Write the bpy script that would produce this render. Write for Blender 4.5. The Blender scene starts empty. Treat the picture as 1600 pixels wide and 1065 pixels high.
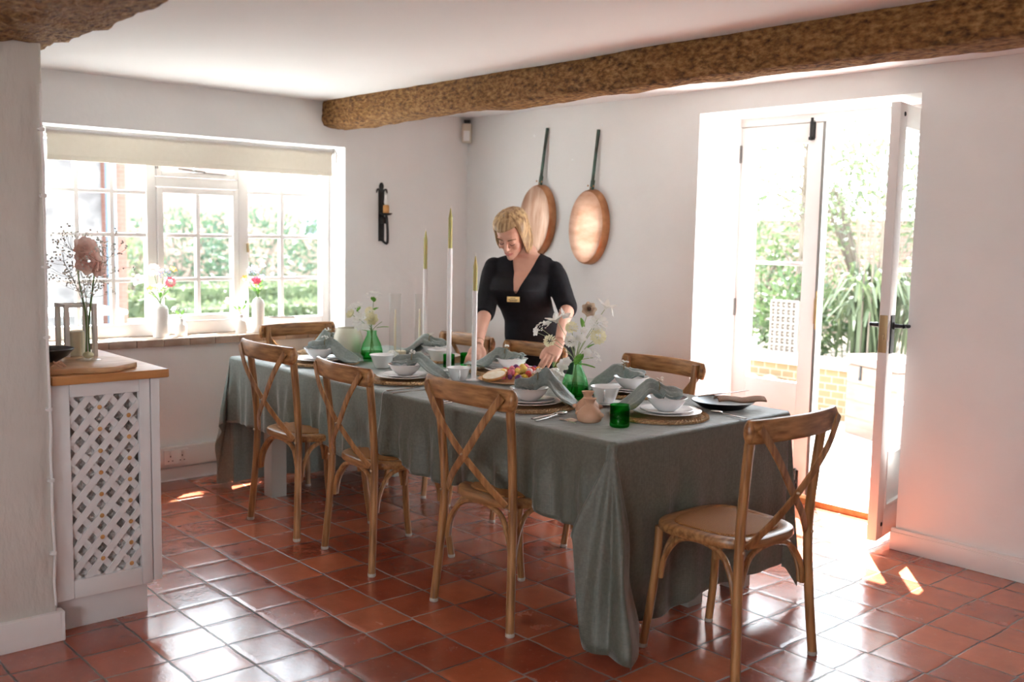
import bpy, bmesh, math, random
from mathutils import Vector, Matrix, noise
PI = math.pi
rnd = random.Random(7)
sc = bpy.context.scene
COL = sc.collection
V = Vector

# ------------------------------------------------------------------ camera, sky, sun, exposure
cam_data = bpy.data.cameras.new('camera')
cam = bpy.data.objects.new('camera', cam_data); COL.objects.link(cam)
cam_data.sensor_width = 36.0
cam_data.lens = 1574.4 * 36.0 / 1600.0
cam_data.clip_start = 0.05
_p, _r, _y = math.radians(6.0253), math.radians(1.1114), math.radians(48.571)
fwd = V((-math.sin(_y)*math.cos(_p), math.cos(_y)*math.cos(_p), -math.sin(_p)))
r0 = V((math.cos(_y), math.sin(_y), 0)); u0 = r0.cross(fwd)
rt = math.cos(_r)*r0 + math.sin(_r)*u0; up = rt.cross(fwd)
cam.matrix_world = Matrix(((rt.x, up.x, -fwd.x, 5.61), (rt.y, up.y, -fwd.y, -4.53), (rt.z, up.z, -fwd.z, 1.46), (0, 0, 0, 1)))
cam_data.dof.use_dof = True
cam_data.dof.focus_distance = 4.2
cam_data.dof.aperture_fstop = 2.2
sc.camera = cam

world = bpy.data.worlds.new('sky'); sc.world = world
world.use_nodes = True
wn = world.node_tree.nodes; wl = world.node_tree.links
bg = wn['Background']
wtc = wn.new('ShaderNodeTexCoord'); wsx = wn.new('ShaderNodeSeparateXYZ'); wcr = wn.new('ShaderNodeValToRGB')
wl.new(wtc.outputs['Generated'], wsx.inputs[0]); wl.new(wsx.outputs['Z'], wcr.inputs[0]); wl.new(wcr.outputs[0], bg.inputs[0])
wcr.color_ramp.elements[0].color = (0.95, 0.98, 1.0, 1); wcr.color_ramp.elements[0].position = 0.0
wcr.color_ramp.elements[1].color = (0.76, 0.88, 1.0, 1); wcr.color_ramp.elements[1].position = 0.6
bg.inputs[1].default_value = 4.4

sun_data = bpy.data.lights.new('sun', 'SUN'); sun = bpy.data.objects.new('sun', sun_data); COL.objects.link(sun)
sun_data.energy = 24.0; sun_data.angle = math.radians(0.6); sun_data.color = (1.0, 0.97, 0.93)
sun.location = (0, 6, 8)
sun.rotation_euler = V((0.322, -0.397, -0.860)).to_track_quat('-Z', 'Y').to_euler()

vs = sc.view_settings
vs.view_transform = 'Standard'; vs.look = 'None'; vs.gamma = 1.0; vs.use_curve_mapping = False
vs.exposure = 1.62
sc.cycles.max_bounces = 10; sc.cycles.diffuse_bounces = 6; sc.cycles.transparent_max_bounces = 16
sc.cycles.glossy_bounces = 4; sc.cycles.transmission_bounces = 6
sc.cycles.sample_clamp_indirect = 6.0
sc.cycles.caustics_reflective = False; sc.cycles.caustics_refractive = False

def portal(name, loc, sx, sy, direction):
    l = bpy.data.lights.new(name, 'AREA'); o = bpy.data.objects.new(name, l); COL.objects.link(o)
    l.shape = 'RECTANGLE'; l.size = sx; l.size_y = sy; l.cycles.is_portal = True
    o.location = loc; o.rotation_euler = V(direction).to_track_quat('-Z', 'Y').to_euler()
portal('portal', (-0.30, -1.95, 1.42), 1.9, 1.2, (1, 0, 0))
portal('portal', (2.6, 0.5, 1.1), 1.3, 2.2, (0, -1, 0))
portal('portal', (5.45, -6.75, 1.4), 2.1, 1.2, (0, 1, 0))

# ------------------------------------------------------------------ helpers
class MB:
    def __init__(s): s.v = []; s.f = []; s.M = None; s.uvf = []
    def add(s, vs_, fs):
        n = len(s.v)
        for p in vs_:
            p = V(p)
            s.v.append(s.M @ p if s.M else p)
        for f in fs: s.f.append(tuple(i + n for i in f))
        return s
    def box(s, a, b):
        (x0, y0, z0), (x1, y1, z1) = a, b
        if x0 > x1: x0, x1 = x1, x0
        if y0 > y1: y0, y1 = y1, y0
        if z0 > z1: z0, z1 = z1, z0
        return s.add([(x0,y0,z0),(x1,y0,z0),(x1,y1,z0),(x0,y1,z0),(x0,y0,z1),(x1,y0,z1),(x1,y1,z1),(x0,y1,z1)],
              [(0,3,2,1),(4,5,6,7),(0,1,5,4),(1,2,6,5),(2,3,7,6),(3,0,4,7)])
    def bar(s, a, b, w, h, upv=(0,0,1)):
        a, b = V(a), V(b); d = (b-a).normalized(); u = V(upv)
        if abs(d.dot(u)) > 0.98: u = V((1,0,0))
        x = d.cross(u).normalized(); u = x.cross(d)
        pts = []
        for p in (a, b):
            for i, j in ((-1,-1),(1,-1),(1,1),(-1,1)): pts.append(p + x*(i*w/2) + u*(j*h/2))
        return s.add(pts, [(0,1,2,3),(7,6,5,4),(0,4,5,1),(1,5,6,2),(2,6,7,3),(3,7,4,0)])
    def rings(s, rr, cap=True):
        n = len(rr[0]); m = len(rr); vs_ = [p for r in rr for p in r]; fs = []
        for i in range(m-1):
            for j in range(n):
                k = (j+1) % n
                fs.append((i*n+j, i*n+k, (i+1)*n+k, (i+1)*n+j))
        if cap:
            fs.append(tuple(range(n-1, -1, -1))); fs.append(tuple((m-1)*n + j for j in range(n)))
        return s.add(vs_, fs)
    def tube(s, pts, rad, n=8, ell=None, upv=None, sq=None, cap=True):
        pts = [V(p) for p in pts]; m = len(pts); rr = []; ref = V(upv) if upv else None
        prev = None
        for i, p in enumerate(pts):
            t = (pts[min(i+1, m-1)] - pts[max(i-1, 0)])
            t = t.normalized() if t.length > 1e-9 else V((0,0,1))
            if ref is not None: x = t.cross(ref)
            elif prev is None: x = t.cross(V((0,0,1)) if abs(t.z) < 0.9 else V((1,0,0)))
            else: x = prev - t * prev.dot(t)
            if x.length < 1e-6: x = t.cross(V((0.3, 1, 0.1)))
            x.normalize(); prev = x; y = x.cross(t)
            r = rad[i] if isinstance(rad, (list, tuple)) else rad
            ea, eb = (ell[i] if isinstance(ell, list) else ell) if ell else (1, 1)
            ring = []
            for j in range(n):
                a = 2*PI*j/n; c, q = math.cos(a), math.sin(a)
                if sq:
                    c = math.copysign(abs(c)**sq, c); q = math.copysign(abs(q)**sq, q)
                ring.append(p + x*(c*r*ea) + y*(q*r*eb))
            rr.append(ring)
        return s.rings(rr, cap)
    def lathe(s, prof, n=24, c=(0,0,0), axis=None):
        c = V(c); R = V((0,0,1)).rotation_difference(V(axis)).to_matrix() if axis else None
        rr = []
        for r, z in prof:
            ring = []
            for j in range(n):
                q = V((r*math.cos(2*PI*j/n), r*math.sin(2*PI*j/n), z))
                ring.append(c + (R @ q if R else q))
            rr.append(ring)
        return s.rings(rr, True)
    def ball(s, c, r, n=12, m=8, rot=None):
        c = V(c); r = (r, r, r) if isinstance(r, (int, float)) else r
        rr = []
        for i in range(m+1):
            t = PI*(i+0.02 if i == 0 else i-0.02 if i == m else i)/m
            ring = []
            for j in range(n):
                q = V((r[0]*math.sin(t)*math.cos(2*PI*j/n), r[1]*math.sin(t)*math.sin(2*PI*j/n), -r[2]*math.cos(t)))
                ring.append(c + (rot @ q if rot else q))
            rr.append(ring)
        return s.rings(rr, True)
    def grid(s, nu, nv, fn):
        vs_ = [fn(i/nu, j/nv) for i in range(nu+1) for j in range(nv+1)]
        w = nv+1
        return s.add(vs_, [(i*w+j, (i+1)*w+j, (i+1)*w+j+1, i*w+j+1) for i in range(nu) for j in range(nv)])
    def prism(s, poly, z0, z1):
        n = len(poly)
        return s.add([(x,y,z0) for x,y in poly] + [(x,y,z1) for x,y in poly],
              [tuple(range(n-1,-1,-1)), tuple(range(n, 2*n))] + [(j, (j+1)%n, n+(j+1)%n, n+j) for j in range(n)])
    def build(s, name, mat, parent=None, loc=None, smooth=True, bevel=0, angle=40, solid=0, sub=0, thick_off=0):
        me = bpy.data.meshes.new(name); me.from_pydata([tuple(p) for p in s.v], [], s.f)
        bm = bmesh.new(); bm.from_mesh(me)
        bmesh.ops.recalc_face_normals(bm, faces=bm.faces)
        if bevel:
            es = [e for e in bm.edges if len(e.link_faces) == 2 and e.calc_face_angle(0) > 0.6]
            bmesh.ops.bevel(bm, geom=es, offset=bevel, segments=2, profile=0.6, affect='EDGES', clamp_overlap=True)
        bm.to_mesh(me); bm.free()
        if smooth:
            me.polygons.foreach_set('use_smooth', [True]*len(me.polygons))
            try: me.set_sharp_from_angle(angle=math.radians(angle))
            except Exception: pass
        me.materials.append(mat)
        o = bpy.data.objects.new(name, me); COL.objects.link(o)
        if parent: o.parent = parent
        if loc: o.location = loc
        if solid:
            md = o.modifiers.new('solid', 'SOLIDIFY'); md.thickness = solid; md.offset = thick_off
        if sub:
            md = o.modifiers.new('sub', 'SUBSURF'); md.levels = sub; md.render_levels = sub
        return o

def tag(o, label=None, cat=None, group=None, kind=None):
    if label: o['label'] = label
    if cat: o['category'] = cat
    if group: o['group'] = group
    if kind: o['kind'] = kind
    return o
def empty(name, label, cat, loc=(0,0,0), rz=0, group=None, scale=1):
    o = bpy.data.objects.new(name, None); COL.objects.link(o)
    o.location = loc; o.rotation_euler = (0, 0, rz); o.scale = (scale,)*3
    o.empty_display_size = 0.05
    return tag(o, label, cat, group)
def struct(o): o['kind'] = 'structure'; return o
def copy_tree(o, parent=None):
    c = o.copy(); COL.objects.link(c)
    if parent: c.parent = parent
    for ch in list(o.children): copy_tree(ch, c)
    return c
def place(proto, used, loc, rz, label, group=None, scale=None):
    o = copy_tree(proto) if used else proto
    o.location = loc; o.rotation_euler = (0, 0, rz)
    if scale: o.scale = (scale,)*3
    tag(o, label, None, group)
    return o
def bez(pts, n):  # catmull-rom resample
    pts = [V(p) for p in pts]; out = []
    m = len(pts)
    for k in range(n+1):
        t = k/n*(m-1); i = min(int(t), m-2); u = t-i
        p0, p1, p2, p3 = pts[max(i-1,0)], pts[i], pts[i+1], pts[min(i+2,m-1)]
        out.append(0.5*((2*p1) + (p2-p0)*u + (2*p0-5*p1+4*p2-p3)*u*u + (3*p1-p0-3*p2+p3)*u**3))
    return out
def lerp(a, b, t): return a + (b-a)*t
def smooth01(t):
    t = max(0, min(1, t)); return t*t*(3-2*t)

# ------------------------------------------------------------------ materials
def nmat(name, col, rough=0.5, metal=0.0, spec=0.5, **kw):
    m = bpy.data.materials.new(name); m.use_nodes = True
    b = m.node_tree.nodes['Principled BSDF']
    b.inputs['Base Color'].default_value = (*col, 1); b.inputs['Roughness'].default_value = rough
    b.inputs['Metallic'].default_value = metal; b.inputs['Specular IOR Level'].default_value = spec
    for k, v in kw.items(): b.inputs[k].default_value = v
    return m
def noisy(name, c1, c2, scale=(8,8,8), rough=0.6, bump=0.0, bscale=None, detail=5, metal=0.0, lo=0.35, hi=0.65, c3=None, spec=0.5, dist=0.004, **kw):
    m = nmat(name, c1, rough, metal, spec, **kw); nt = m.node_tree; N = nt.nodes; L = nt.links; b = N['Principled BSDF']
    tc = N.new('ShaderNodeTexCoord'); mp = N.new('ShaderNodeMapping'); nz = N.new('ShaderNodeTexNoise'); cr = N.new('ShaderNodeValToRGB')
    L.new(tc.outputs['Object'], mp.inputs[0]); mp.inputs['Scale'].default_value = scale
    L.new(mp.outputs[0], nz.inputs['Vector']); nz.inputs['Scale'].default_value = 1; nz.inputs['Detail'].default_value = detail
    L.new(nz.outputs[0], cr.inputs[0]); L.new(cr.outputs[0], b.inputs['Base Color'])
    e = cr.color_ramp.elements; e[0].position = lo; e[1].position = hi; e[0].color = (*c1, 1); e[1].color = (*c2, 1)
    if c3: q = e.new((lo+hi)/2); q.color = (*c3, 1)
    if bump:
        n2 = N.new('ShaderNodeTexNoise'); m2 = N.new('ShaderNodeMapping'); L.new(tc.outputs['Object'], m2.inputs[0])
        m2.inputs['Scale'].default_value = bscale or scale; L.new(m2.outputs[0], n2.inputs['Vector']); n2.inputs['Scale'].default_value = 1; n2.inputs['Detail'].default_value = 6
        bp = N.new('ShaderNodeBump'); bp.inputs['Strength'].default_value = bump; bp.inputs['Distance'].default_value = dist
        L.new(n2.outputs[0], bp.inputs['Height']); L.new(bp.outputs[0], b.inputs['Normal'])
    return m
def thin_glass(name, tint=(1,1,1), gl=1.0, edge=None, rough=0.02, body=0.0):
    m = bpy.data.materials.new(name); m.use_nodes = True; nt = m.node_tree; N = nt.nodes; L = nt.links
    N.remove(N['Principled BSDF']); out = N['Material Output']
    tr = N.new('ShaderNodeBsdfTransparent'); g = N.new('ShaderNodeBsdfGlossy'); mx = N.new('ShaderNodeMixShader'); lw = N.new('ShaderNodeLayerWeight')
    g.inputs['Roughness'].default_value = rough; lw.inputs['Blend'].default_value = 0.12
    mu = N.new('ShaderNodeMath'); mu.operation = 'MULTIPLY'; mu.inputs[1].default_value = gl
    mn = N.new('ShaderNodeMath'); mn.operation = 'MINIMUM'; mn.inputs[1].default_value = 0.38; ge = N.new('ShaderNodeNewGeometry'); m3 = N.new('ShaderNodeMath'); m3.operation = 'SUBTRACT'; m3.inputs[0].default_value = 1.0; m4 = N.new('ShaderNodeMath'); m4.operation = 'MULTIPLY'
    L.new(ge.outputs['Backfacing'], m3.inputs[1]); L.new(mu.outputs[0], mn.inputs[0]); L.new(mn.outputs[0], m4.inputs[0]); L.new(m3.outputs[0], m4.inputs[1])
    L.new(lw.outputs['Fresnel'], mu.inputs[0]); L.new(m4.outputs[0], mx.inputs[0]); L.new(g.outputs[0], mx.inputs[2])
    tr.inputs[0].default_value = (*tint, 1)
    if edge:
        mc = N.new('ShaderNodeMix'); mc.data_type = 'RGBA'; l2 = N.new('ShaderNodeLayerWeight'); l2.inputs['Blend'].default_value = 0.35
        L.new(l2.outputs['Facing'], mc.inputs[0]); mc.inputs[6].default_value = (*tint, 1); mc.inputs[7].default_value = (*edge, 1)
        L.new(mc.outputs[2], tr.inputs[0])
    if body:
        df = N.new('ShaderNodeBsdfTranslucent'); df.inputs[0].default_value = (*(edge or tint), 1)
        m2 = N.new('ShaderNodeMixShader'); m2.inputs[0].default_value = body
        L.new(tr.outputs[0], m2.inputs[1]); L.new(df.outputs[0], m2.inputs[2]); L.new(m2.outputs[0], mx.inputs[1])
    else: L.new(tr.outputs[0], mx.inputs[1])
    L.new(mx.outputs[0], out.inputs[0])
    return m
def leafmat(name, c1, c2, trans=0.3, scale=(40,40,40)):
    m = noisy(name, c1, c2, scale, 0.55)
    b = m.node_tree.nodes['Principled BSDF']
    nt = m.node_tree; N = nt.nodes; L = nt.links
    tl = N.new('ShaderNodeBsdfTranslucent'); mx = N.new('ShaderNodeMixShader'); mx.inputs[0].default_value = trans
    for l in list(L):
        if l.to_socket == b.inputs['Base Color']: L.new(l.from_socket, tl.inputs[0])
    L.new(b.outputs[0], mx.inputs[1]); L.new(tl.outputs[0], mx.inputs[2]); L.new(mx.outputs[0], N['Material Output'].inputs[0])
    return m

def floor_mat():
    m = nmat('terracotta_tiles', (0.4,0.1,0.05), 0.3); nt = m.node_tree; N = nt.nodes; L = nt.links; b = N['Principled BSDF']
    def mth(op, a, bb=None, c=None):
        n = N.new('ShaderNodeMath'); n.operation = op
        for i, q in enumerate((a, bb, c)):
            if q is None: continue
            if isinstance(q, (int, float)): n.inputs[i].default_value = q
            else: L.new(q, n.inputs[i])
        return n.outputs[0]
    tc = N.new('ShaderNodeTexCoord')
    wob = N.new('ShaderNodeTexNoise'); wob.inputs['Scale'].default_value = 5.5; wob.inputs['Detail'].default_value = 2; L.new(tc.outputs['Object'], wob.inputs['Vector'])
    sw = N.new('ShaderNodeSeparateColor'); L.new(wob.outputs['Color'], sw.inputs[0])
    wo2 = N.new('ShaderNodeTexNoise'); wo2.inputs['Scale'].default_value = 38; wo2.inputs['Detail'].default_value = 2; L.new(tc.outputs['Object'], wo2.inputs['Vector'])
    s2 = N.new('ShaderNodeSeparateColor'); L.new(wo2.outputs['Color'], s2.inputs[0])
    sx = N.new('ShaderNodeSeparateXYZ'); L.new(tc.outputs['Object'], sx.inputs[0])
    u = mth('ADD', mth('MULTIPLY_ADD', sx.outputs[0], 1/0.2132, -1.955/0.2132), mth('ADD', mth('MULTIPLY_ADD', sw.outputs[0], 0.09, -0.045), mth('MULTIPLY_ADD', s2.outputs[0], 0.03, -0.015)))
    v = mth('ADD', mth('MULTIPLY_ADD', sx.outputs[1], 1/0.2165, 2.785/0.2165), mth('ADD', mth('MULTIPLY_ADD', sw.outputs[1], 0.09, -0.045), mth('MULTIPLY_ADD', s2.outputs[1], 0.03, -0.015)))
    iv = mth('FLOOR', v)
    w1 = N.new('ShaderNodeTexWhiteNoise'); w1.noise_dimensions = '1D'; L.new(iv, w1.inputs['W'])
    u = mth('ADD', u, mth('MULTIPLY_ADD', w1.outputs[0], 0.12, -0.06))
    iu = mth('FLOOR', u)
    fu = mth('SUBTRACT', u, iu); fv = mth('SUBTRACT', v, iv)
    cmb = N.new('ShaderNodeCombineXYZ'); L.new(iu, cmb.inputs[0]); L.new(iv, cmb.inputs[1])
    wn_ = N.new('ShaderNodeTexWhiteNoise'); wn_.noise_dimensions = '3D'; L.new(cmb.outputs[0], wn_.inputs['Vector'])
    rs = N.new('ShaderNodeSeparateColor'); L.new(wn_.outputs['Color'], rs.inputs[0])
    ed = mth('MINIMUM', mth('MINIMUM', fu, mth('SUBTRACT', 1, fu)), mth('MINIMUM', fv, mth('SUBTRACT', 1, fv)))
    # grout mask
    gm = N.new('ShaderNodeMapRange'); gm.interpolation_type = 'SMOOTHSTEP'; L.new(ed, gm.inputs[0]); gm.inputs[1].default_value = 0.006; gm.inputs[2].default_value = 0.024
    pil = N.new('ShaderNodeMapRange'); pil.interpolation_type = 'SMOOTHSTEP'; L.new(ed, pil.inputs[0]); pil.inputs[1].default_value = 0.0; pil.inputs[2].default_value = 0.12
    cr = N.new('ShaderNodeValToRGB'); L.new(rs.outputs[0], cr.inputs[0])
    e = cr.color_ramp.elements; e[0].color = (0.27,0.058,0.028,1); e[1].color = (0.49,0.138,0.062,1)
    q = e.new(0.5); q.color = (0.35,0.080,0.038,1)
    bl = N.new('ShaderNodeTexNoise'); bl.inputs['Scale'].default_value = 7; bl.inputs['Detail'].default_value = 8; bl.inputs['Roughness'].default_value = 0.62; L.new(tc.outputs['Object'], bl.inputs['Vector'])
    mv = N.new('ShaderNodeHueSaturation'); L.new(cr.outputs[0], mv.inputs['Color']); L.new(mth('MULTIPLY_ADD', bl.outputs[0], 0.9, 0.62), mv.inputs['Value'])
    # pale wear
    wr = N.new('ShaderNodeTexNoise'); wr.inputs['Scale'].default_value = 60; wr.inputs['Detail'].default_value = 5; L.new(tc.outputs['Object'], wr.inputs['Vector'])
    wm = N.new('ShaderNodeMapRange'); L.new(wr.outputs[0], wm.inputs[0]); wm.inputs[1].default_value = 0.62; wm.inputs[2].default_value = 0.75; wm.inputs[4].default_value = 0.25
    mw = N.new('ShaderNodeMix'); mw.data_type = 'RGBA'; L.new(wm.outputs[0], mw.inputs[0]); L.new(mv.outputs[0], mw.inputs[6]); mw.inputs[7].default_value = (0.5,0.33,0.26,1)
    gn = N.new('ShaderNodeValToRGB'); gnz = N.new('ShaderNodeTexNoise'); gnz.inputs['Scale'].default_value = 3; L.new(tc.outputs['Object'], gnz.inputs['Vector']); L.new(gnz.outputs[0], gn.inputs[0])
    gn.color_ramp.elements[0].color = (0.05,0.035,0.03,1); gn.color_ramp.elements[0].position = 0.42; gn.color_ramp.elements[1].color = (0.30,0.25,0.21,1); gn.color_ramp.elements[1].position = 0.6
    mg = N.new('ShaderNodeMix'); mg.data_type = 'RGBA'; L.new(gm.outputs[0], mg.inputs[0]); L.new(gn.outputs[0], mg.inputs[6]); L.new(mw.outputs[2], mg.inputs[7])
    L.new(mg.outputs[2], b.inputs['Base Color'])
    rr = mth('ADD', mth('MULTIPLY_ADD', bl.outputs[0], 0.22, 0.07), mth('MULTIPLY', rs.outputs[1], 0.08))
    rr = mth('ADD', rr, mth('MULTIPLY', mth('SUBTRACT', 1, gm.outputs[0]), 0.4))
    L.new(rr, b.inputs['Roughness'])
    h = mth('MULTIPLY_ADD', gm.outputs[0], 0.6, mth('MULTIPLY', pil.outputs[0], 0.35))
    h = mth('ADD', h, mth('MULTIPLY', mth('MULTIPLY_ADD', rs.outputs[1], 2, -1), mth('MULTIPLY', fu, 0.9)))
    h = mth('ADD', h, mth('MULTIPLY', mth('MULTIPLY_ADD', rs.outputs[2], 2, -1), mth('MULTIPLY', fv, 0.9)))
    h = mth('ADD', h, mth('MULTIPLY', bl.outputs[0], 0.7))
    h = mth('ADD', h, mth('MULTIPLY', wr.outputs[0], 0.10))
    bp = N.new('ShaderNodeBump'); bp.inputs['Strength'].default_value = 0.8; bp.inputs['Distance'].default_value = 0.004
    L.new(h, bp.inputs['Height']); L.new(bp.outputs[0], b.inputs['Normal'])
    b.inputs['Specular IOR Level'].default_value = 0.95; b.inputs['Coat Weight'].default_value = 0.35; b.inputs['Coat Roughness'].default_value = 0.16
    return m
def brick_mat(name, c1, c2, mortar, scale=4.0, axis='XZ'):
    m = nmat(name, c1, 0.85); nt = m.node_tree; N = nt.nodes; L = nt.links; b = N['Principled BSDF']
    tc = N.new('ShaderNodeTexCoord'); sx = N.new('ShaderNodeSeparateXYZ'); cm = N.new('ShaderNodeCombineXYZ'); br = N.new('ShaderNodeTexBrick')
    L.new(tc.outputs['Object'], sx.inputs[0]); L.new(sx.outputs[axis[0]], cm.inputs[0]); L.new(sx.outputs[axis[1]], cm.inputs[1])
    L.new(cm.outputs[0], br.inputs['Vector']); br.inputs['Scale'].default_value = scale
    br.inputs['Color1'].default_value = (*c1,1); br.inputs['Color2'].default_value = (*c2,1); br.inputs['Mortar'].default_value = (*mortar,1); br.inputs['Mortar Size'].default_value = 0.02
    L.new(br.outputs[0], b.inputs['Base Color'])
    return m
def weave_mat(name, c1, c2, scale, rough=0.7, bump=0.5):
    m = nmat(name, c1, rough); nt = m.node_tree; N = nt.nodes; L = nt.links; b = N['Principled BSDF']
    tc = N.new('ShaderNodeTexCoord'); wa = N.new('ShaderNodeTexWave'); wb = N.new('ShaderNodeTexWave')
    wa.bands_direction = 'X'; wb.bands_direction = 'Y'
    for w in (wa, wb):
        L.new(tc.outputs['Object'], w.inputs['Vector']); w.inputs['Scale'].default_value = scale; w.inputs['Distortion'].default_value = 0.6; w.inputs['Detail'].default_value = 1
    mu = N.new('ShaderNodeMath'); mu.operation = 'MULTIPLY'; L.new(wa.outputs['Fac'], mu.inputs[0]); L.new(wb.outputs['Fac'], mu.inputs[1])
    mx = N.new('ShaderNodeMix'); mx.data_type = 'RGBA'; L.new(mu.outputs[0], mx.inputs[0]); mx.inputs[6].default_value = (*c1,1); mx.inputs[7].default_value = (*c2,1)
    L.new(mx.outputs[2], b.inputs['Base Color'])
    bp = N.new('ShaderNodeBump'); bp.inputs['Strength'].default_value = bump; bp.inputs['Distance'].default_value = 0.002; L.new(mu.outputs[0], bp.inputs['Height']); L.new(bp.outputs[0], b.inputs['Normal'])
    return m
def linen_mat(name, c1, c2, trans=0.0):
    m = noisy(name, c1, c2, (90, 90, 90), 0.5, detail=3, spec=0.75, **{'Sheen Weight': 0.75, 'Sheen Roughness': 0.25}); nt = m.node_tree; N = nt.nodes; L = nt.links; b = N['Principled BSDF']
    tc = N.new('ShaderNodeTexCoord')
    n1 = N.new('ShaderNodeTexNoise'); mp = N.new('ShaderNodeMapping'); mp.inputs['Scale'].default_value = (30, 30, 400); L.new(tc.outputs['Object'], mp.inputs[0]); L.new(mp.outputs[0], n1.inputs['Vector']); n1.inputs['Scale'].default_value = 1
    n2 = N.new('ShaderNodeTexNoise'); m2 = N.new('ShaderNodeMapping'); m2.inputs['Scale'].default_value = (300, 300, 12); L.new(tc.outputs['Object'], m2.inputs[0]); L.new(m2.outputs[0], n2.inputs['Vector']); n2.inputs['Scale'].default_value = 1
    n3 = N.new('ShaderNodeTexNoise'); n3.inputs['Scale'].default_value = 14; n3.inputs['Detail'].default_value = 5; n3.inputs['Distortion'].default_value = 0.8; L.new(tc.outputs['Object'], n3.inputs['Vector'])
    ad = N.new('ShaderNodeMath'); ad.operation = 'ADD'; L.new(n1.outputs[0], ad.inputs[0]); L.new(n2.outputs[0], ad.inputs[1])
    a2 = N.new('ShaderNodeMath'); a2.operation = 'MULTIPLY_ADD'; L.new(n3.outputs[0], a2.inputs[0]); a2.inputs[1].default_value = 3.0; L.new(ad.outputs[0], a2.inputs[2])
    bp = N.new('ShaderNodeBump'); bp.inputs['Strength'].default_value = 0.35; bp.inputs['Distance'].default_value = 0.004; L.new(a2.outputs[0], bp.inputs['Height']); L.new(bp.outputs[0], b.inputs['Normal'])
    if trans:
        tl = N.new('ShaderNodeBsdfTranslucent'); tl.inputs[0].default_value = (*c2, 1); mx = N.new('ShaderNodeMixShader'); mx.inputs[0].default_value = trans
        L.new(b.outputs[0], mx.inputs[1]); L.new(tl.outputs[0], mx.inputs[2]); L.new(mx.outputs[0], N['Material Output'].inputs[0])
    return m

M = {}
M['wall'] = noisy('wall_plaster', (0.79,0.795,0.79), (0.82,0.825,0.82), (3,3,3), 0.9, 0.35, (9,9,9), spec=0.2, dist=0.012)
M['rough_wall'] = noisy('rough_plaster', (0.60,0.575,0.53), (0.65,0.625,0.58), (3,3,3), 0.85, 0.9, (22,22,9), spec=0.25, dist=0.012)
M['ceiling'] = noisy('ceiling_paint', (0.84,0.86,0.87), (0.86,0.88,0.89), (2,2,2), 0.9, 0.1, (6,6,6), spec=0.2)
M['white_paint'] = noisy('white_gloss_paint', (0.80,0.78,0.765), (0.83,0.81,0.80), (5,5,5), 0.4, 0.08, (30,30,30))
M['floor'] = floor_mat()
M['beam'] = noisy('old_oak_beam', (0.06,0.027,0.010), (0.50,0.29,0.11), (30,55,55), 0.8, 1.0, (50,90,90), detail=12, lo=0.28, hi=0.72, c3=(0.29,0.14,0.045), spec=0.3, dist=0.03)
M['wood'] = noisy('oak_chair_wood', (0.20,0.085,0.028), (0.46,0.235,0.09), (60,60,5), 0.32, 0.15, (90,90,8), detail=6, dist=0.002)
M['rail_wood'] = noisy('oak_rail_wood', (0.20,0.085,0.028), (0.46,0.235,0.09), (5,60,60), 0.32, 0.15, (8,90,90), detail=6, dist=0.002)
M['rattan'] = weave_mat('woven_rattan', (0.24,0.095,0.022), (0.58,0.27,0.075), 42, 0.75, 0.7)
M['worktop'] = noisy('wooden_worktop', (0.36,0.145,0.045), (0.52,0.25,0.09), (30,4,30), 0.35, 0.1, (60,6,60))
M['board'] = noisy('chopping_board_wood', (0.42,0.21,0.09), (0.60,0.36,0.18), (30,4,30), 0.45)
M['cab'] = noisy('cabinet_paint', (0.72,0.715,0.71), (0.75,0.745,0.74), (6,6,6), 0.45, 0.1, (40,40,8))
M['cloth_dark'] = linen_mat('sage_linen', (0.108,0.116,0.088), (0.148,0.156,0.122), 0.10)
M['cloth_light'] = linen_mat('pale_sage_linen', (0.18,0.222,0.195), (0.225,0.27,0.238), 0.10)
M['napkin'] = linen_mat('napkin_linen', (0.17,0.215,0.20), (0.225,0.275,0.26))
M['sage_paint'] = nmat('sage_paint', (0.42,0.45,0.42), 0.5)
M['china'] = nmat('white_china', (0.85,0.85,0.85), 0.12)
M['cream_glaze'] = noisy('cream_glaze', (0.66,0.63,0.50), (0.72,0.70,0.58), (10,10,10), 0.15)
M['matt_white'] = nmat('matt_white_ceramic', (0.86,0.86,0.85), 0.6)
M['seagrass'] = weave_mat('woven_seagrass', (0.34,0.19,0.08), (0.78,0.56,0.32), 70, 0.8, 0.8)
M['green_glass'] = thin_glass('green_glass', (0.82,0.975,0.85), 0.9, (0.34,0.84,0.46))
M['deep_green_glass'] = thin_glass('deep_green_glass', (0.26,0.80,0.34), 0.9, (0.05,0.46,0.12))
M['pale_green_glass'] = thin_glass('pale_green_glass', (0.80,0.95,0.84), 0.9, (0.50,0.85,0.62))
M['glass'] = thin_glass('clear_glass', (0.98,0.985,0.98), 1.0, (0.94,0.955,0.95))
M['pane'] = thin_glass('window_pane', (0.97,0.98,0.98), 0.7)
M['iron'] = noisy('black_iron', (0.016,0.016,0.017), (0.035,0.034,0.033), (40,40,40), 0.5, 0.2, metal=0.4)
M['grey_metal'] = nmat('grey_metal', (0.30,0.29,0.28), 0.4, 0.8)
M['steel'] = nmat('cutlery_steel', (0.50,0.48,0.46), 0.22, 1.0)
M['lantern_metal'] = nmat('pale_lantern_metal', (0.74,0.72,0.69), 0.4, 0.0)
M['brass'] = nmat('brass', (0.42,0.30,0.16), 0.45, 0.7)
M['copper'] = noisy('beaten_copper', (0.62,0.34,0.22), (0.84,0.58,0.44), (5,14,14), 0.42, 0.25, (45,45,45), metal=0.75, detail=4)
M['copper_dull'] = noisy('dull_copper', (0.46,0.27,0.18), (0.62,0.44,0.34), (30,30,5), 0.45, 0.2, (45,45,45), metal=0.6)
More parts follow.
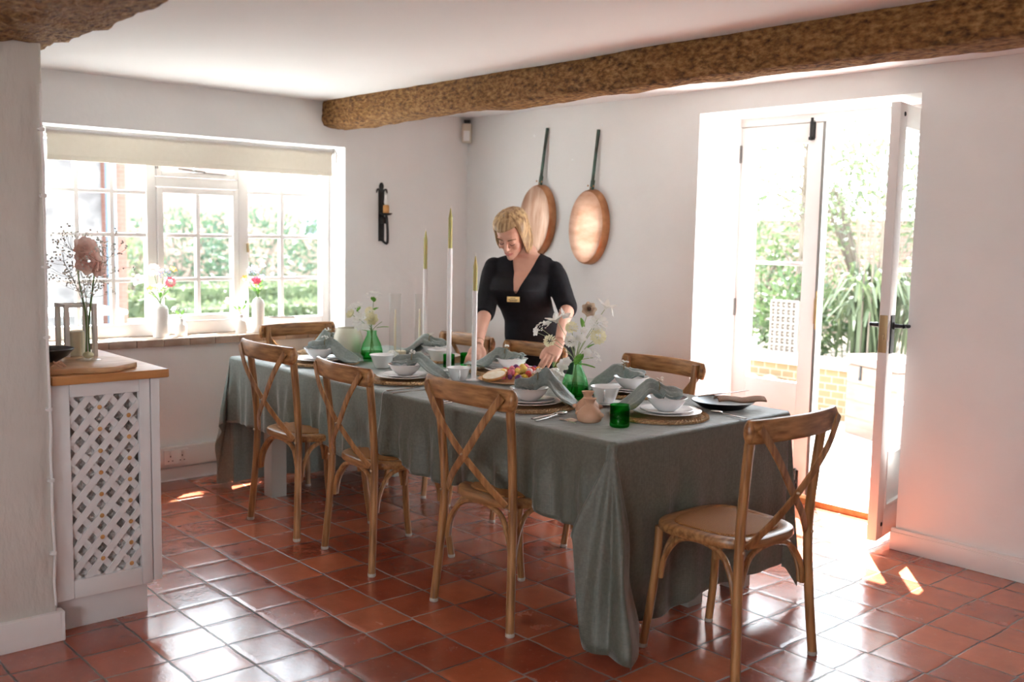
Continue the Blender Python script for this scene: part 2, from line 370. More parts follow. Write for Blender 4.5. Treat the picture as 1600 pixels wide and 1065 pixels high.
M['copper_rim'] = noisy('copper_side', (0.42,0.19,0.085), (0.60,0.30,0.15), (12,12,12), 0.4, 0.2, (45,45,45), metal=0.7)
M['verdigris'] = noisy('verdigris_bronze', (0.035,0.03,0.022), (0.07,0.13,0.10), (12,12,14), 0.6, 0.2, (50,50,50), metal=0.3)
M['candle'] = nmat('olive_candle_wax', (0.44,0.43,0.15), 0.5, **{'Subsurface Weight': 0.2})
M['cream_wax'] = nmat('cream_candle_wax', (0.80,0.74,0.56), 0.5)
M['holder'] = nmat('white_lacquer', (0.80,0.78,0.78), 0.25)
M['terracotta'] = noisy('pale_terracotta', (0.56,0.32,0.20), (0.66,0.40,0.27), (14,14,14), 0.7)
M['black_plate'] = nmat('black_stoneware', (0.012,0.013,0.016), 0.3)
M['black'] = noisy('black_jersey', (0.006,0.006,0.008), (0.010,0.010,0.014), (30,30,30), 0.8, 0.1, spec=0.25)
M['skin'] = noisy('skin', (0.62,0.34,0.25), (0.68,0.40,0.30), (14,14,14), 0.5, lo=0.3, hi=0.7)
M['lips'] = nmat('lips', (0.52,0.20,0.17), 0.45)
M['brow'] = nmat('brow_hair', (0.20,0.11,0.05), 0.7)
M['lash'] = nmat('eyelash', (0.07,0.04,0.03), 0.7)
M['hair'] = noisy('blonde_hair', (0.20,0.105,0.042), (0.56,0.38,0.19), (60,60,6), 0.42, 0.6, (160,160,10), detail=4, lo=0.34, hi=0.64, dist=0.004)
M['gold_badge'] = nmat('gold_badge', (0.70,0.48,0.20), 0.4, 0.5)
M['ink'] = nmat('dark_ink', (0.05,0.03,0.02), 0.6)
M['blind'] = leafmat('blind_fabric', (0.84,0.81,0.74), (0.86,0.83,0.76), 0.25)
M['plastic'] = nmat('white_plastic', (0.78,0.76,0.745), 0.35)
M['old_plastic'] = nmat('yellowed_plastic', (0.58,0.52,0.42), 0.5)
M['pad'] = nmat('felt_glide', (0.46,0.42,0.36), 0.6)
M['screw'] = nmat('screw_steel', (0.55,0.45,0.32), 0.35, 0.9)
M['tile_sill'] = noisy('stone_sill', (0.36,0.26,0.20), (0.52,0.42,0.34), (14,9,14), 0.7)
M['petal_white'] = leafmat('white_petal', (0.82,0.82,0.76), (0.88,0.88,0.86), 0.25)
M['petal_cream'] = leafmat('cream_petal', (0.80,0.76,0.50), (0.86,0.83,0.66), 0.25)
M['petal_pink'] = leafmat('pink_petal', (0.97,0.76,0.70), (0.98,0.83,0.78), 0.45)
M['petal_palepink'] = leafmat('pale_pink_petal', (0.80,0.62,0.62), (0.85,0.74,0.72), 0.25)
M['petal_hot'] = leafmat('deep_pink_petal', (0.70,0.12,0.20), (0.78,0.26,0.32), 0.2)
M['petal_blue'] = leafmat('blue_petal', (0.28,0.34,0.70), (0.44,0.50,0.80), 0.2)
M['petal_orange'] = leafmat('orange_petal', (0.80,0.34,0.05), (0.85,0.50,0.12), 0.2)
M['petal_yellow'] = leafmat('yellow_petal', (0.82,0.60,0.10), (0.86,0.70,0.22), 0.2)
M['petal_red'] = leafmat('red_petal', (0.55,0.03,0.03), (0.70,0.10,0.06), 0.15)
M['petal_purple'] = leafmat('purple_petal', (0.10,0.02,0.12), (0.25,0.06,0.25), 0.15)
M['petal_tan'] = leafmat('tan_petal', (0.66,0.52,0.38), (0.76,0.64,0.52), 0.25)
M['flower_eye'] = nmat('dark_flower_eye', (0.10,0.05,0.03), 0.8)
M['stem'] = leafmat('green_stem', (0.10,0.22,0.05), (0.17,0.32,0.09), 0.1)
M['pale_stem'] = leafmat('pale_stem', (0.34,0.42,0.22), (0.44,0.50,0.30), 0.1)
M['dry_stem'] = nmat('dry_stem', (0.22,0.18,0.10), 0.8)
M['leaf'] = leafmat('green_leaf', (0.10,0.28,0.04), (0.22,0.46,0.09), 0.35)
M['bread'] = noisy('bread_crumb', (0.80,0.70,0.52), (0.86,0.80,0.66), (60,60,60), 0.9, 0.3)
M['crust'] = noisy('bread_crust', (0.50,0.24,0.07), (0.66,0.36,0.14), (30,30,30), 0.8)
M['tan_weave'] = weave_mat('ribbed_tan_cloth', (0.24,0.14,0.09), (0.52,0.36,0.26), 45, 0.85, 0.8)

# ------------------------------------------------------------------ room shell
CH = 2.265
def S(name, mb, mat, parent=None, **kw): return struct(mb.build(name, mat, parent, **kw)) if not parent else mb.build(name, mat, parent, **kw)

S('floor', MB().grid(2, 2, lambda u, v: (lerp(-0.4, 7.6, u), lerp(-7.2, 0.42, v), 0)), M['floor'], smooth=False)
S('ceiling', MB().box((-0.4, -7.2, CH), (7.6, 0.45, CH+0.2)), M['ceiling'], smooth=False)
# window wall, opening y -2.86..-1.03, z 0.79..1.993
w = MB(); X0, X1 = -0.25, 0.0
w.box((X0, -1.03, -0.1), (X1, 0.42, CH+.1)); w.box((X0, -7.2, -0.1), (X1, -2.86, CH+.1))
w.box((X0, -2.86, -0.1), (X1, -1.03, 0.79)); w.box((X0, -2.86, 1.993), (X1, -1.03, CH+.1))
S('wall_left', w, M['wall'], smooth=False)
# door wall, opening x 2.04..3.31, z 0..2.14
DY = -0.03
w = MB(); w.box((-0.25, DY, -0.1), (2.04, 0.42, CH+.1)); w.box((3.31, DY, -0.1), (7.6, 0.42, CH+.1)); w.box((2.04, DY, 2.142), (3.31, 0.42, CH+.1))
S('wall_back', w, M['wall'], smooth=False)
# walls behind the camera, the front one with an opening added for fill light
w = MB(); w.box((-0.25, -7.2, -0.1), (4.4, -6.85, CH+.1)); w.box((6.5, -7.2, -0.1), (7.6, -6.85, CH+.1)); w.box((4.4, -7.2, -0.1), (6.5, -6.85, 0.8)); w.box((4.4, -7.2, 2.0), (6.5, -6.85, CH+.1))
S('wall_front', w, M['wall'], smooth=False)
w = MB(); w.box((7.35, -7.2, -0.1), (7.7, 0.42, CH+.1))
S('wall_right', w, M['wall'], smooth=False)
# pier on the left with the old cable along its edge
def pier_poly():
    return [(1.70,-5.2),(1.98,-5.2),(1.982,-4.5),(1.979,-4.0),(1.98,-3.47),(1.972,-3.448),(1.955,-3.44),(1.70,-3.44)]
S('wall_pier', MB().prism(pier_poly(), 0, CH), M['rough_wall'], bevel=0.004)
sk = MB().box((1.975, -5.2, 0), (2.0, -3.432, 0.108)); sk.box((1.95, -3.445, 0), (2.0, -3.424, 0.108))
S('baseboard_pier', sk, M['white_paint'], bevel=0.006)
S('baseboard_left', MB().box((-0.001, -3.0, 0), (0.022, DY-.015, 0.075)), M['white_paint'], bevel=0.004)
bb = MB().box((3.295, DY-0.026, 0), (7.3, DY+.001, 0.088)); bb.box((3.295, DY-0.02, 0.085), (7.3, DY+.001, 0.104))
S('baseboard_back', bb, M['white_paint'], bevel=0.005)
S('baseboard_far', MB().box((0.0, DY-0.02, 0), (2.03, DY+.001, 0.10)), M['white_paint'], bevel=0.004)
# sill tiles
sl = MB(); yy = -2.86
while yy < -1.03:
    y2 = min(yy + 0.155, -1.03)
    sl.box((-0.22, yy+0.0015, 0.786), (0.018, y2-0.0015, 0.829 + rnd.uniform(-.001, .001))); yy = y2
S('trim_sill', sl, M['tile_sill'], bevel=0.004)

# cable on the pier edge with its clips
cab = MB(); pts = [(1.985+rnd.uniform(-.002,.002), -3.452+rnd.uniform(-.003,.003), z) for z in [0.13+0.09*i for i in range(21)]]
cab.tube(pts, 0.0045, 6)
c_o = cab.build('wall_cable', M['white_paint']); tag(c_o, 'thin white painted cable clipped down the edge of the rough pier wall', 'cable')
for z in (0.32, 0.58, 0.83, 1.08, 1.32, 1.56, 1.78):
    MB().box((1.978, -3.463, z-0.006), (1.993, -3.445, z+0.006)).ball((1.992, -3.466, z), 0.004, 6, 4).build('cable_clip', M['plastic'], c_o)

# ------------------------------------------------------------------ beams
def beam(name, x0, x1, y0, y1, zb, label, nx=150, seed=0, jag=0.012, endcut=0.0):
    def sec(x, k):
        out = []
        n = 28
        for j in range(n):
            a = 2*PI*j/n + PI/4
            c, s_ = math.cos(a), math.sin(a)
            m = max(abs(c), abs(s_)); q = 0.86
            c2 = math.copysign(abs(c/m)**1.0, c); s2 = math.copysign(abs(s_/m)**1.0, s_)
            cc = c2*(q + (1-q)*(1-min(1, abs(s2))**6)); ss = s2*(q + (1-q)*(1-min(1, abs(c2))**6))
            y = lerp(y0, y1, (cc+1)/2); z = lerp(zb, CH+0.03, (ss+1)/2)
            nv = noise.noise(V((x*1.3+seed, y*5, z*5)))*jag*1.6 + noise.noise(V((x*6+seed, y*14, z*14)))*jag + noise.noise(V((x*22+seed, y*40, z*40)))*jag*0.45
            yc, zc = (y0+y1)/2, (zb+CH)/2
            d = V((0, y-yc, z-zc)).normalized()
            xx = x + endcut*max(0, (CH-z))*(1 if k == 0 else 0)
            out.append(V((xx, y + d.y*nv, z + d.z*nv)))
        return out
    o = MB().rings([sec(lerp(x0, x1, i/nx), i) for i in range(nx+1)]).build(name, M['beam'], angle=60)
    return tag(o, label, 'beam')
beam('ceiling_beam', 0.0, 7.3, -1.20, -0.985, 2.105, 'long rough oak ceiling beam running from the window wall across to the right', seed=3)
beam('ceiling_beam', 1.72, 7.3, -3.80, -3.37, 2.045, 'dark rough oak ceiling beam crossing the upper left corner above the pier', seed=11, jag=0.022)

# ------------------------------------------------------------------ window in the left wall
WX = -0.20
wf = MB()
def yz(y0, y1, z0, z1, x0=WX-0.05, x1=WX+0.012): wf.box((x0, y0, z0), (x1, y1, z1))
ZB, ZT = 0.83, 1.99
yz(-2.86, -2.80, ZB, ZT); yz(-1.085, -1.03, ZB, ZT); yz(-2.80, -1.085, ZB, 0.905); yz(-2.80, -1.085, 1.93, ZT)
yz(-2.245, -2.19, 0.905, 1.93); yz(-1.675, -1.61, 0.905, 1.93)
yz(-2.19, -1.675, 1.70, 1.755)
win = S('window_1', wf, M['white_paint'], bevel=0.006)
bars = MB()
def bar_(y0, y1, z0, z1): e_ = .0012 if z1-z0 < .1 else 0; bars.box((WX-0.03+e_, y0, z0), (WX+0.004-e_, y1, z1))
for y in (-2.635, -2.44): bar_(y-.012, y+.012, 0.905, 1.93)
for z in (1.417, 1.155, 1.66): bar_(-2.80, -2.245, z-.011, z+.011)
for z in (1.687, 1.417, 1.153): bar_(-1.61, -1.085, z-.011, z+.011)
bar_(-1.386, -1.362, 0.905, 1.93)
bars.build('glazing_bars', M['white_paint'], win, bevel=0.003)
cs = MB()
def fr(m, y0, y1, z0, z1, t, x0, x1):
    m.box((x0, y0, z0), (x1, y0+t, z1)); m.box((x0, y1-t, z0), (x1, y1, z1)); m.box((x0, y0+t, z0), (x1, y1-t, z0+t)); m.box((x0, y0+t, z1-t), (x1, y1-t, z1))
fr(cs, -2.185, -1.68, 0.91, 1.695, 0.034, WX-0.04, WX+0.022)
cs.box((WX-.03, -1.945, 0.94), (WX+.006, -1.921, 1.67))
for z in (1.417, 1.156): cs.box((WX-.0288, -2.16, z-.011), (WX+.0048, -1.70, z+.011))
cs.build('opening_casement', M['white_paint'], win, bevel=0.003)
vt = MB(); fr(vt, -2.185, -1.68, 1.76, 1.925, 0.028, WX-0.04, WX+0.022); vt.box((WX-.03, -1.946, 1.78), (WX+.004, -1.932, 1.90))
vt.build('top_vent', M['white_paint'], win, bevel=0.003)
MB().bar((WX+.03, -2.06, 1.805), (WX+.03, -1.90, 1.793), 0.008, 0.012).bar((WX+.028, -1.90, 1.79), (WX+.028, -1.76, 1.785), 0.006, 0.006).ball((WX+.03,-1.90,1.793), .009, 8, 6).build('vent_stay', M['grey_metal'], win)
MB().box((WX+.012, -2.19, 1.80), (WX+.026, -2.178, 1.83)).build('hinge', M['grey_metal'], win)
MB().bar((WX+.03, -1.50, 0.912), (WX+.03, -1.30, 0.906), 0.008, 0.01).build('window_stay', M['grey_metal'], win)
MB().bar((WX+.03, -1.626, 1.375), (WX+.03, -1.622, 1.32), 0.012, 0.010).build('catch', M['brass'], win)
for y0, y1 in ((-2.80, -2.245), (-2.16, -1.70), (-1.61, -1.085)):
    MB().box((WX-.020, y0, 0.905), (WX-.016, y1, 1.93)).build('glass_pane', M['pane'], win, smooth=False)
# roller blind
bl = empty('roller_blind', 'cream roller blind pulled down a little at the top of the left window', 'blind', (-0.03, -1.97, 1.95))
MB().tube([(0, -0.87, 0.005), (0, 0.855, 0.005)], 0.022, 16).build('roller', M['plastic'], bl)
MB().box((0.020, -0.865, -0.118), (0.0225, 0.845, 0.006)).build('blind_fabric', M['blind'], bl, smooth=False)
MB().box((0.016, -0.868, -0.145), (0.027, 0.848, -0.117)).build('bottom_bar', M['blind'], bl, bevel=0.003)
MB().box((-0.025, 0.855, -0.03), (0.03, 0.862, 0.03)).tube(bez([(0.02, 0.868, 0.02), (0.035, 0.872, -0.01), (0.03, 0.872, -0.06)], 8), 0.005, 6).build('bracket', M['plastic'], bl)

# ------------------------------------------------------------------ glazed door pair in the back wall
FY = 0.36
d = MB(); d.box((2.04, FY, 0), (2.075-.036, FY+.06, 2.142)); d.box((2.04, FY-.01, 2.098), (3.31, FY+.06, 2.142)); d.box((2.0, FY-.008, 0), (2.036, FY+.06, 2.142)); d.box((3.135, FY, 0), (3.31, FY+.06, 2.142))
S('trim_1', d, M['white_paint'], bevel=0.004)
S('trim_2', MB().box((2.036, FY-.03, -0.005), (3.135, 0.47, 0.035)), M['worktop'], bevel=0.008)
def leaf(mat):
    m = MB(); W = 0.536; H = 2.05; t = 0.045
    def b(x0, x1, z0, z1, y0=0, y1=t): m.box((x0, y0, z0), (x1, y1, z1))
    b(0, 0.10, 0, H); b(W-0.095, W, 0, H); b(0.10, W-.095, H-.105, H); b(0.10, W-.095, 0, 0.14); b(0.10, W-.095, 0.42, 0.62)
    b(0.10, W-.095, 1.272, 1.292, .008, t-.008)
    return m
def leaf_parts(root):
    W = 0.536
    leaf(None).build('door_frame', M['white_paint'], root, bevel=0.004)
    MB().box((0.10, 0.020, 0.62), (W-.095, 0.025, 1.945)).build('glass_pane', M['pane'], root, smooth=False)
    MB().box((0.10, 0.014, 0.14), (W-.095, 0.030, 0.42)).build('door_panel', M['white_paint'], root)
    mm = MB()
    for x0, x1, z0, z1 in ((.10,.118,.14,.42),(W-.113,W-.095,.14,.42),(.118,W-.113,.14,.158),(.118,W-.113,.402,.42)): mm.box((x0, -.005, z0), (x1, .050, z1))
    mm.build('panel_moulding', M['white_paint'], root, bevel=0.004)
d1 = empty('door_1', None, None, (2.037, FY, 0.045)); struct(d1); leaf_parts(d1)
for z in (1.90, 1.02, 0.2):
    MB().box((-0.012, -0.010, z-.05), (0.010, 0.004, z+.05)).tube([(-.001,-.012,z-.05),(-.001,-.012,z+.05)], .006, 8).build('hinge', M['grey_metal'], d1)
MB().box((0.455, -0.010, 1.965), (0.485, 0.0, 2.06)).tube([(0.47,-.014,1.955),(0.47,-.014,2.075)], .008, 8).box((.455,-.02,1.957),(.485,-.004,1.973)).build('top_bolt', M['iron'], d1)
MB().box((0.45, -0.010, 0.005), (0.482, 0.0, 0.13)).tube([(0.466,-.014,-.01),(0.466,-.014,0.14)], .008, 8).box((.452,-.02,.06),(.480,-.004,.076)).build('bottom_bolt', M['iron'], d1)
MB().box((0.5361, -0.004, 0.93), (0.545, 0.040, 1.14)).box((0.53, -0.006, 0.96), (0.549, 0.01, 1.10)).build('strike_plate', M['brass'], d1, bevel=0.002)
MB().box((0.53, 0.0, 0.0), (0.548, 0.055, 2.05)).build('meeting_strip', M['grey_metal'], d1)
# second leaf swung into the room
d2 = empty('door_2', None, None, (3.129, 0.385, 0.012)); struct(d2)
# local x runs from hinge to free edge; interior face = local +y side
ang = math.atan2(-0.08-0.385, 3.213-3.129)
d2.rotation_euler = (0, 0, ang)
leaf_parts(d2)
d2.location.z = 0.045
Wd = 0.536
MB().box((Wd-0.075, 0.045, 0.895), (Wd-0.028, 0.051, 1.075)).box((Wd-0.075, -0.006, 0.895), (Wd-0.028, 0.0, 1.075)).build('lock_plate', M['iron'], d2, bevel=0.002)
MB().box((Wd+.0002, 0.004, 0.90), (Wd+.0035, 0.041, 1.075)).box((Wd, 0.014, 0.96), (Wd+.012, 0.03, 0.985)).build('lock_edge', M['brass'], d2, bevel=0.001)
for sgn, y0 in ((1, 0.051), (-1, -0.006)):
    h = MB(); h.tube([(Wd-.05, y0, 1.025), (Wd-.05, y0+sgn*.045, 1.025)], [.011,.009], 10); h.ball((Wd-.05, y0+sgn*.004, 1.025), (.018,.006,.018), 10, 6)
    h.tube(bez([(Wd-.05, y0+sgn*.045, 1.025), (Wd-.075, y0+sgn*.056, 1.025), (Wd-.12, y0+sgn*.058, 1.022), (Wd-.155, y0+sgn*.052, 1.02)], 10), [.010]*5+[.009]*4+[.011,.008], 8)
    h.build('lever_handle', M['iron'], d2)
for z in (2.0, 0.07): MB().ball((Wd-.06, 0.046, z), (.011,.005,.011), 10, 6).build('door_stud', M['iron'], d2)
for z in (1.84, 1.0, 0.2): MB().box((-0.012, 0.03, z-.05), (0.004, 0.05, z+.05)).build('hinge', M['grey_metal'], d2)

# ------------------------------------------------------------------ things fixed on the walls
# socket trunking and socket
t = MB().box((0, -3.0, 0.088), (0.038, -1.75, 0.203)); tr_ = t.build('wall_trunking', M['plastic'], bevel=0.006); tag(tr_, 'white plastic cable trunking along the foot of the window wall', 'trunking')
so = empty('wall_socket', 'white double socket on the trunking beside the lattice cabinet', 'socket', (0.038, -2.19, 0.146))
MB().box((0, -0.073, -0.043), (0.009, 0.073, 0.043)).build('faceplate', M['plastic'], so, bevel=0.004)
for y in (-0.035, 0.035):
    MB().box((0.009, y-.006, 0.015), (0.013, y+.006, 0.034)).build('rocker_switch', M['plastic'], so, bevel=0.001)
    hm = MB(); hm.box((0.0088, y-.003, 0.0), (0.0096, y+.003, 0.010)); hm.box((0.0088, y-.016, -.024), (0.0096, y-.008, -.019)); hm.box((0.0088, y+.008, -.024), (0.0096, y+.016, -.019))
    hm.build('socket_holes', M['ink'], so)
# alarm sensor in the corner
al = empty('alarm_sensor', 'small yellowed sensor box high in the far corner', 'sensor', (0.035, -0.065, 2.16))
al.rotation_euler = (0, 0, math.radians(45))
MB().box((-0.033, -0.03, -0.072), (0.033, 0.03, 0.06)).build('housing', M['old_plastic'], al, bevel=0.006)
MB().box((-0.022, -0.034, -0.06), (0.022, -0.029, 0.01)).build('lens', M['plastic'], al, bevel=0.002)
MB().box((-0.02, -0.02, 0.058), (0.02, 0.03, 0.085)).build('bracket', M['iron'], al)
# iron sconce
sn = empty('wall_sconce', 'black iron wall sconce holding one candle bulb beside the window', 'sconce', (0.0, -0.755, 1.59))
bp_ = MB(); bp_.box((0, -0.020, -0.19), (0.010, 0.020, 0.13)); bp_.prism([(0,0)]*0 or [(0.0,-0.02),(0.010,-0.02),(0.010,0.02),(0.0,0.02)], 0.13, 0.15)
bp_.ball((0.005, 0, 0.168), (0.006, 0.018, 0.026), 10, 8)
bp_.build('back_plate', M['iron'], sn, bevel=0.002)
for sg in (-1, 1):
    MB().tube(bez([(0.006, sg*0.008, 0.12), (0.008, sg*0.022, 0.146), (0.010, sg*0.036, 0.146), (0.010, sg*0.042, 0.125)], 10), [.006]*8+[.005,.004,.003], 6).build('scroll', M['iron'], sn)
MB().tube(bez([(0.008, 0, -0.18), (0.05, 0.012, -0.205), (0.062, 0.012, -0.16), (0.062, 0.006, -0.05), (0.058, 0, -0.02)], 16), 0.0085, 8).build('arm', M['iron'], sn)
MB().box((0.004,-.014,-.075),(0.05,.014,-.03)).build('collar', M['iron'], sn, bevel=.003)
MB().lathe([(0.004,-.022),(0.03,-.018),(0.042,-.008),(0.040,-.006),(0.028,-.014),(0.004,-.014)], 20, (0.060,0,0.0)).build('drip_pan', M['iron'], sn)
MB().lathe([(0.0195,-.014),(0.0205,0.03),(0.019,0.045),(0.012,0.047)], 16, (0.060,0,0.0)).build('candle_sleeve', M['crust'], sn)
MB().lathe([(0.010,0.046),(0.014,0.06),(0.013,0.078),(0.005,0.105),(0.001,0.115)], 14, (0.060,0,0.0)).build('candle_bulb', M['plastic'], sn)
# two copper pans
def pan(loc, tilt, dull, label):
    e = empty('copper_pan', label, 'pan', loc)
    e.rotation_euler = (0, tilt, 0)
    # local: disc in XZ plane, open side to the wall (+y); outer bottom faces -y
    R_ = 0.226; D_ = 0.06; OV = Matrix.Diagonal((0.66, 1, 1, 1))
    rr = [(0.012, -D_), (0.10, -D_-.001), (R_-.016, -D_), (R_-.008, -D_+.003)]
    b1 = MB(); b1.M = OV; b2 = MB(); b2.M = OV
    b1.lathe([(r, -z) for r, z in rr], 48, (0,0,0), (0,-1,0)).build('pan_base', M['copper_dull' if dull else 'copper'], e)
    b2.lathe([(R_-.008, -(-D_+.003)), (R_-.001, D_-.012), (R_+.004, 0.03), (R_+.006, 0.002), (R_+.002, 0.0), (R_-.003, 0.03), (R_-.008, D_-.012), (R_-.012, D_-.006)], 48, (0,0,0), (0,-1,0)).build('pan_side', M['copper_rim'], e)
    MB().bar((0, -0.03, R_-.012), (0, -0.012, R_+0.365), 0.020, 0.010, (0,1,0)).bar((0, -0.032, R_-.03), (0,-.024,R_+.06), 0.032, 0.008, (0,1,0)).build('handle', M['verdigris'], e, bevel=0.003)
    for a in (-.03, .0, .03): MB().ball((a*.8, -0.040, R_+.012+abs(a)*.4), (.006,.004,.006), 8, 5).build('rivet', M['copper_rim'], e)
pan((0.765, DY, 1.555), math.radians(6), True, 'duller copper pan hanging behind the woman, left of the two')
pan((1.235, DY, 1.515), math.radians(4.5), False, 'bright copper pan hanging on the wall, nearer the door')
for x, z in ((0.69, 2.10), (1.30, 2.13), (1.05, 1.93)):
    tag(MB().ball((x, DY, z), (.008,.004,.007), 8, 6).build('plaster_plug', M['ceiling']), {0.69:'small white filler spot on the wall above the left copper pan',1.30:'small white filler spot on the wall right of the tallest pan handle',1.05:'small white filler spot on the wall between the two copper pans'}[x], 'filler spot')

# ------------------------------------------------------------------ dining table and cloths
TX0, TX1, TY0, TY1, TZ = 0.40, 3.285, -2.005, -0.965, 0.752
tb = empty('dining_table', 'long dining table with sage painted legs hidden under the green cloths', 'table', (1.84, -1.485, 0))
MB().box((TX0-1.84+.01, TY0+1.485+.01, 0.715), (TX1-1.84-.01, TY1+1.485-.01, 0.748)).build('table_top', M['worktop'], tb, bevel=0.006)
ap = MB(); ap.box((-1.25,-.42,.62),(1.25,-.395,.715)); ap.box((-1.25,.395,.62),(1.25,.42,.715)); ap.box((-1.25,-.395,.62),(-1.225,.395,.715)); ap.box((1.225,-.395,.62),(1.25,.395,.715))
ap.build('apron', M['sage_paint'], tb)
for x, y in ((-1.175,-.405), (-1.175,.40), (1.30,.10), (1.30,.42)): MB().box((x-.045, y-.045, 0), (x+.045, y+.045, .715)).build('leg', M['sage_paint'], tb, bevel=0.004)

CHX = (1.244, 1.90, 2.73)
def drape(name, x0, x1, hangL, hangR, near, far, zt, mat, label, seed, lay=0.0):
    """cloth over the table; x0/x1 flat edges; hangL/hangR overhang beyond the table's ends (0 = stops on the table)"""
    flat0 = TX0 if hangL else x0; flat1 = TX1 if hangR else x1
    us = []; 
    n = 260
    s0, s1 = x0 if not hangL else TX0-hangL, x1 if not hangR else TX1+hangR
    t0, t1 = TY0-near, TY1+far
    nv = 110
    R_ = 0.014
    def edge(d):   # distance past the edge -> (outward, down) with a rounded edge
        if d <= 0: return 0.0, 0.0
        a = d / R_
        if a < PI/2: return R_*math.sin(a), R_*(1-math.cos(a))
        return R_, R_ + (d - R_*PI/2)
    def fn(u, v):
        s = lerp(s0, s1, u); t = lerp(t0, t1, v)
        dx = max(s-TX1, 0) if hangR else 0; sx = 1
        if hangL and s < TX0: dx = TX0-s; sx = -1
        dy = 0; sy = -1
        if t < TY0: dy = TY0-t
        elif t > TY1: dy = t-TY1; sy = 1
        x = max(s, TX0) if hangL else min(s, TX1); y = min(max(t, TY0), TY1)
        wob = noise.noise(V((s*3.1+seed, t*3.1, 0.3)))
        if dx > 0 and dy > 0:
            r = math.hypot(dx, dy); th = math.atan2(dx, dy)/(PI/2)
            o, dn = edge(r); k = min(1, r/0.3); big = (1.0 if sy < 0 else 0.3) if sx > 0 else 0.6
            q = 2*smooth01((th-0.06)/0.86) - 1
            wid = (0.018*k + 0.118*smooth01(r/0.40))*big
            bul = (0.020*k + (0.14*r + 0.09*smooth01((r-.3)/.45))*math.sin(PI*th)**1.2)*big + 0.012*math.sin(q*7+seed)*k
            cx = TX1 if sx > 0 else TX0; cy = TY0 if sy < 0 else TY1
            dgx, dgy = sx*0.707, sy*0.707          # outward diagonal
            ltx, lty = sx*0.707, -sy*0.707         # towards the end side
            px = cx + sx*o*th**.5 + dgx*bul + ltx*wid*q*(1.0 if q < 0 else lerp(.42, .75, smooth01((r-.45)/.25)))
            py = cy + sy*o*(1-th)**.5 + dgy*bul + lty*wid*q*(1.0 if q < 0 else lerp(.42, .75, smooth01((r-.45)/.25)))
            a90 = th*PI/2; e_ = near if sy < 0 else far; h_ = hangR if sx > 0 else hangL
            rh = min(e_/max(1e-3, math.cos(a90)), h_/max(1e-3, math.sin(a90)))
            full = lerp(1.0, max(1.0, (zt-.03)/rh), smooth01((th-.10)/.22)*smooth01((1.0-th)/.16)) if sx > 0 and sy < 0 else 1.0
            z = zt - dn*lerp(1.0, full, k) + 0.010*wob*k
            zz = max(z, 0.012 + 0.02*abs(noise.noise(V((s*9, t*9, 2.0)))))
            if z < 0.012: px += dgx*min(.05, (0.012-z)*.5); py += dgy*min(.05, (0.012-z)*.5)
            return V((px, py, zz))
        if dx > 0:
            o, dn = edge(dx); k = min(1, dx/0.3)
            rip = (0.014*math.sin(t*26+seed) + 0.010*math.sin(t*43+1.7*seed) + 0.018*noise.noise(V((t*5, seed, dx*1.5))))*k*k
            hem = 0.05*noise.noise(V((t*2.6, seed, 7)))*smooth01(dx/0.6)
            return V((x + sx*(o + lay*.5 + 0.008*k*dx + rip*.55), y, max(zt - dn + hem, 0.014)))
        if dy > 0:
            o, dn = edge(dy); k = min(1, dy/0.2)
            rip = (0.010*math.sin(s*31+seed) + 0.007*math.sin(s*57+2*seed) + 0.022*noise.noise(V((s*4.5, seed+3, dy*2))) + 0.010*noise.noise(V((s*15, seed, dy*3))) + 0.005*noise.noise(V((s*42, seed, dy*7))))*k*k
            lift = 0
            if sy < 0:
                for cxx in CHX:
                    g = smooth01(1.35-abs(s-cxx)/0.26)
                    lift = max(lift, 0.05*g*smooth01((dy-0.12)/0.2))
            hem = 0.018*noise.noise(V((s*3.2, seed, 4)))*smooth01(dy/0.3)
            return V((x, y + sy*(o + lay + 0.012*k + rip), max(zt - dn + hem + lift, 0.014)))
        return V((x, y, zt + 0.0012*noise.noise(V((s*7, t*7, seed)))))
    # denser sampling near the edges
    def warp(lo, hi, a, b, n):
        vals = set()
        for i in range(n+1): vals.add(round(lerp(lo, hi, i/n), 5))
        for c in (a, b):
            if lo < c < hi:
                for k in range(-1, 9):
                    q = c + (k*0.0035)*(1 if c == b else -1)
                    if lo < q < hi: vals.add(round(q, 5))
        return sorted(vals)
    SX = warp(s0, s1, TX0 if hangL else -99, TX1 if hangR else -99, n); SY = warp(t0, t1, TY0, TY1, nv)
    mb = MB(); w_ = len(SY)
    vs_ = [fn((s-s0)/(s1-s0), (t-t0)/(t1-t0)) for s in SX for t in SY]
    mb.add(vs_, [(i*w_+j, (i+1)*w_+j, (i+1)*w_+j+1, i*w_+j+1) for i in range(len(SX)-1) for j in range(w_-1)])
    o = mb.build(name, mat, angle=180, solid=0.0025, thick_off=1)
    return tag(o, label, 'tablecloth')
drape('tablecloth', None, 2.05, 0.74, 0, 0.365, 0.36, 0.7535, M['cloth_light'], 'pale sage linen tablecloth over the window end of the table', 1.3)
drape('tablecloth', 1.915, None, 0, 0.655, 0.335, 0.34, 0.7570, M['cloth_dark'], 'darker sage linen tablecloth overlapping the nearer end of the table, corner trailing on the floor', 4.1, 0.010)

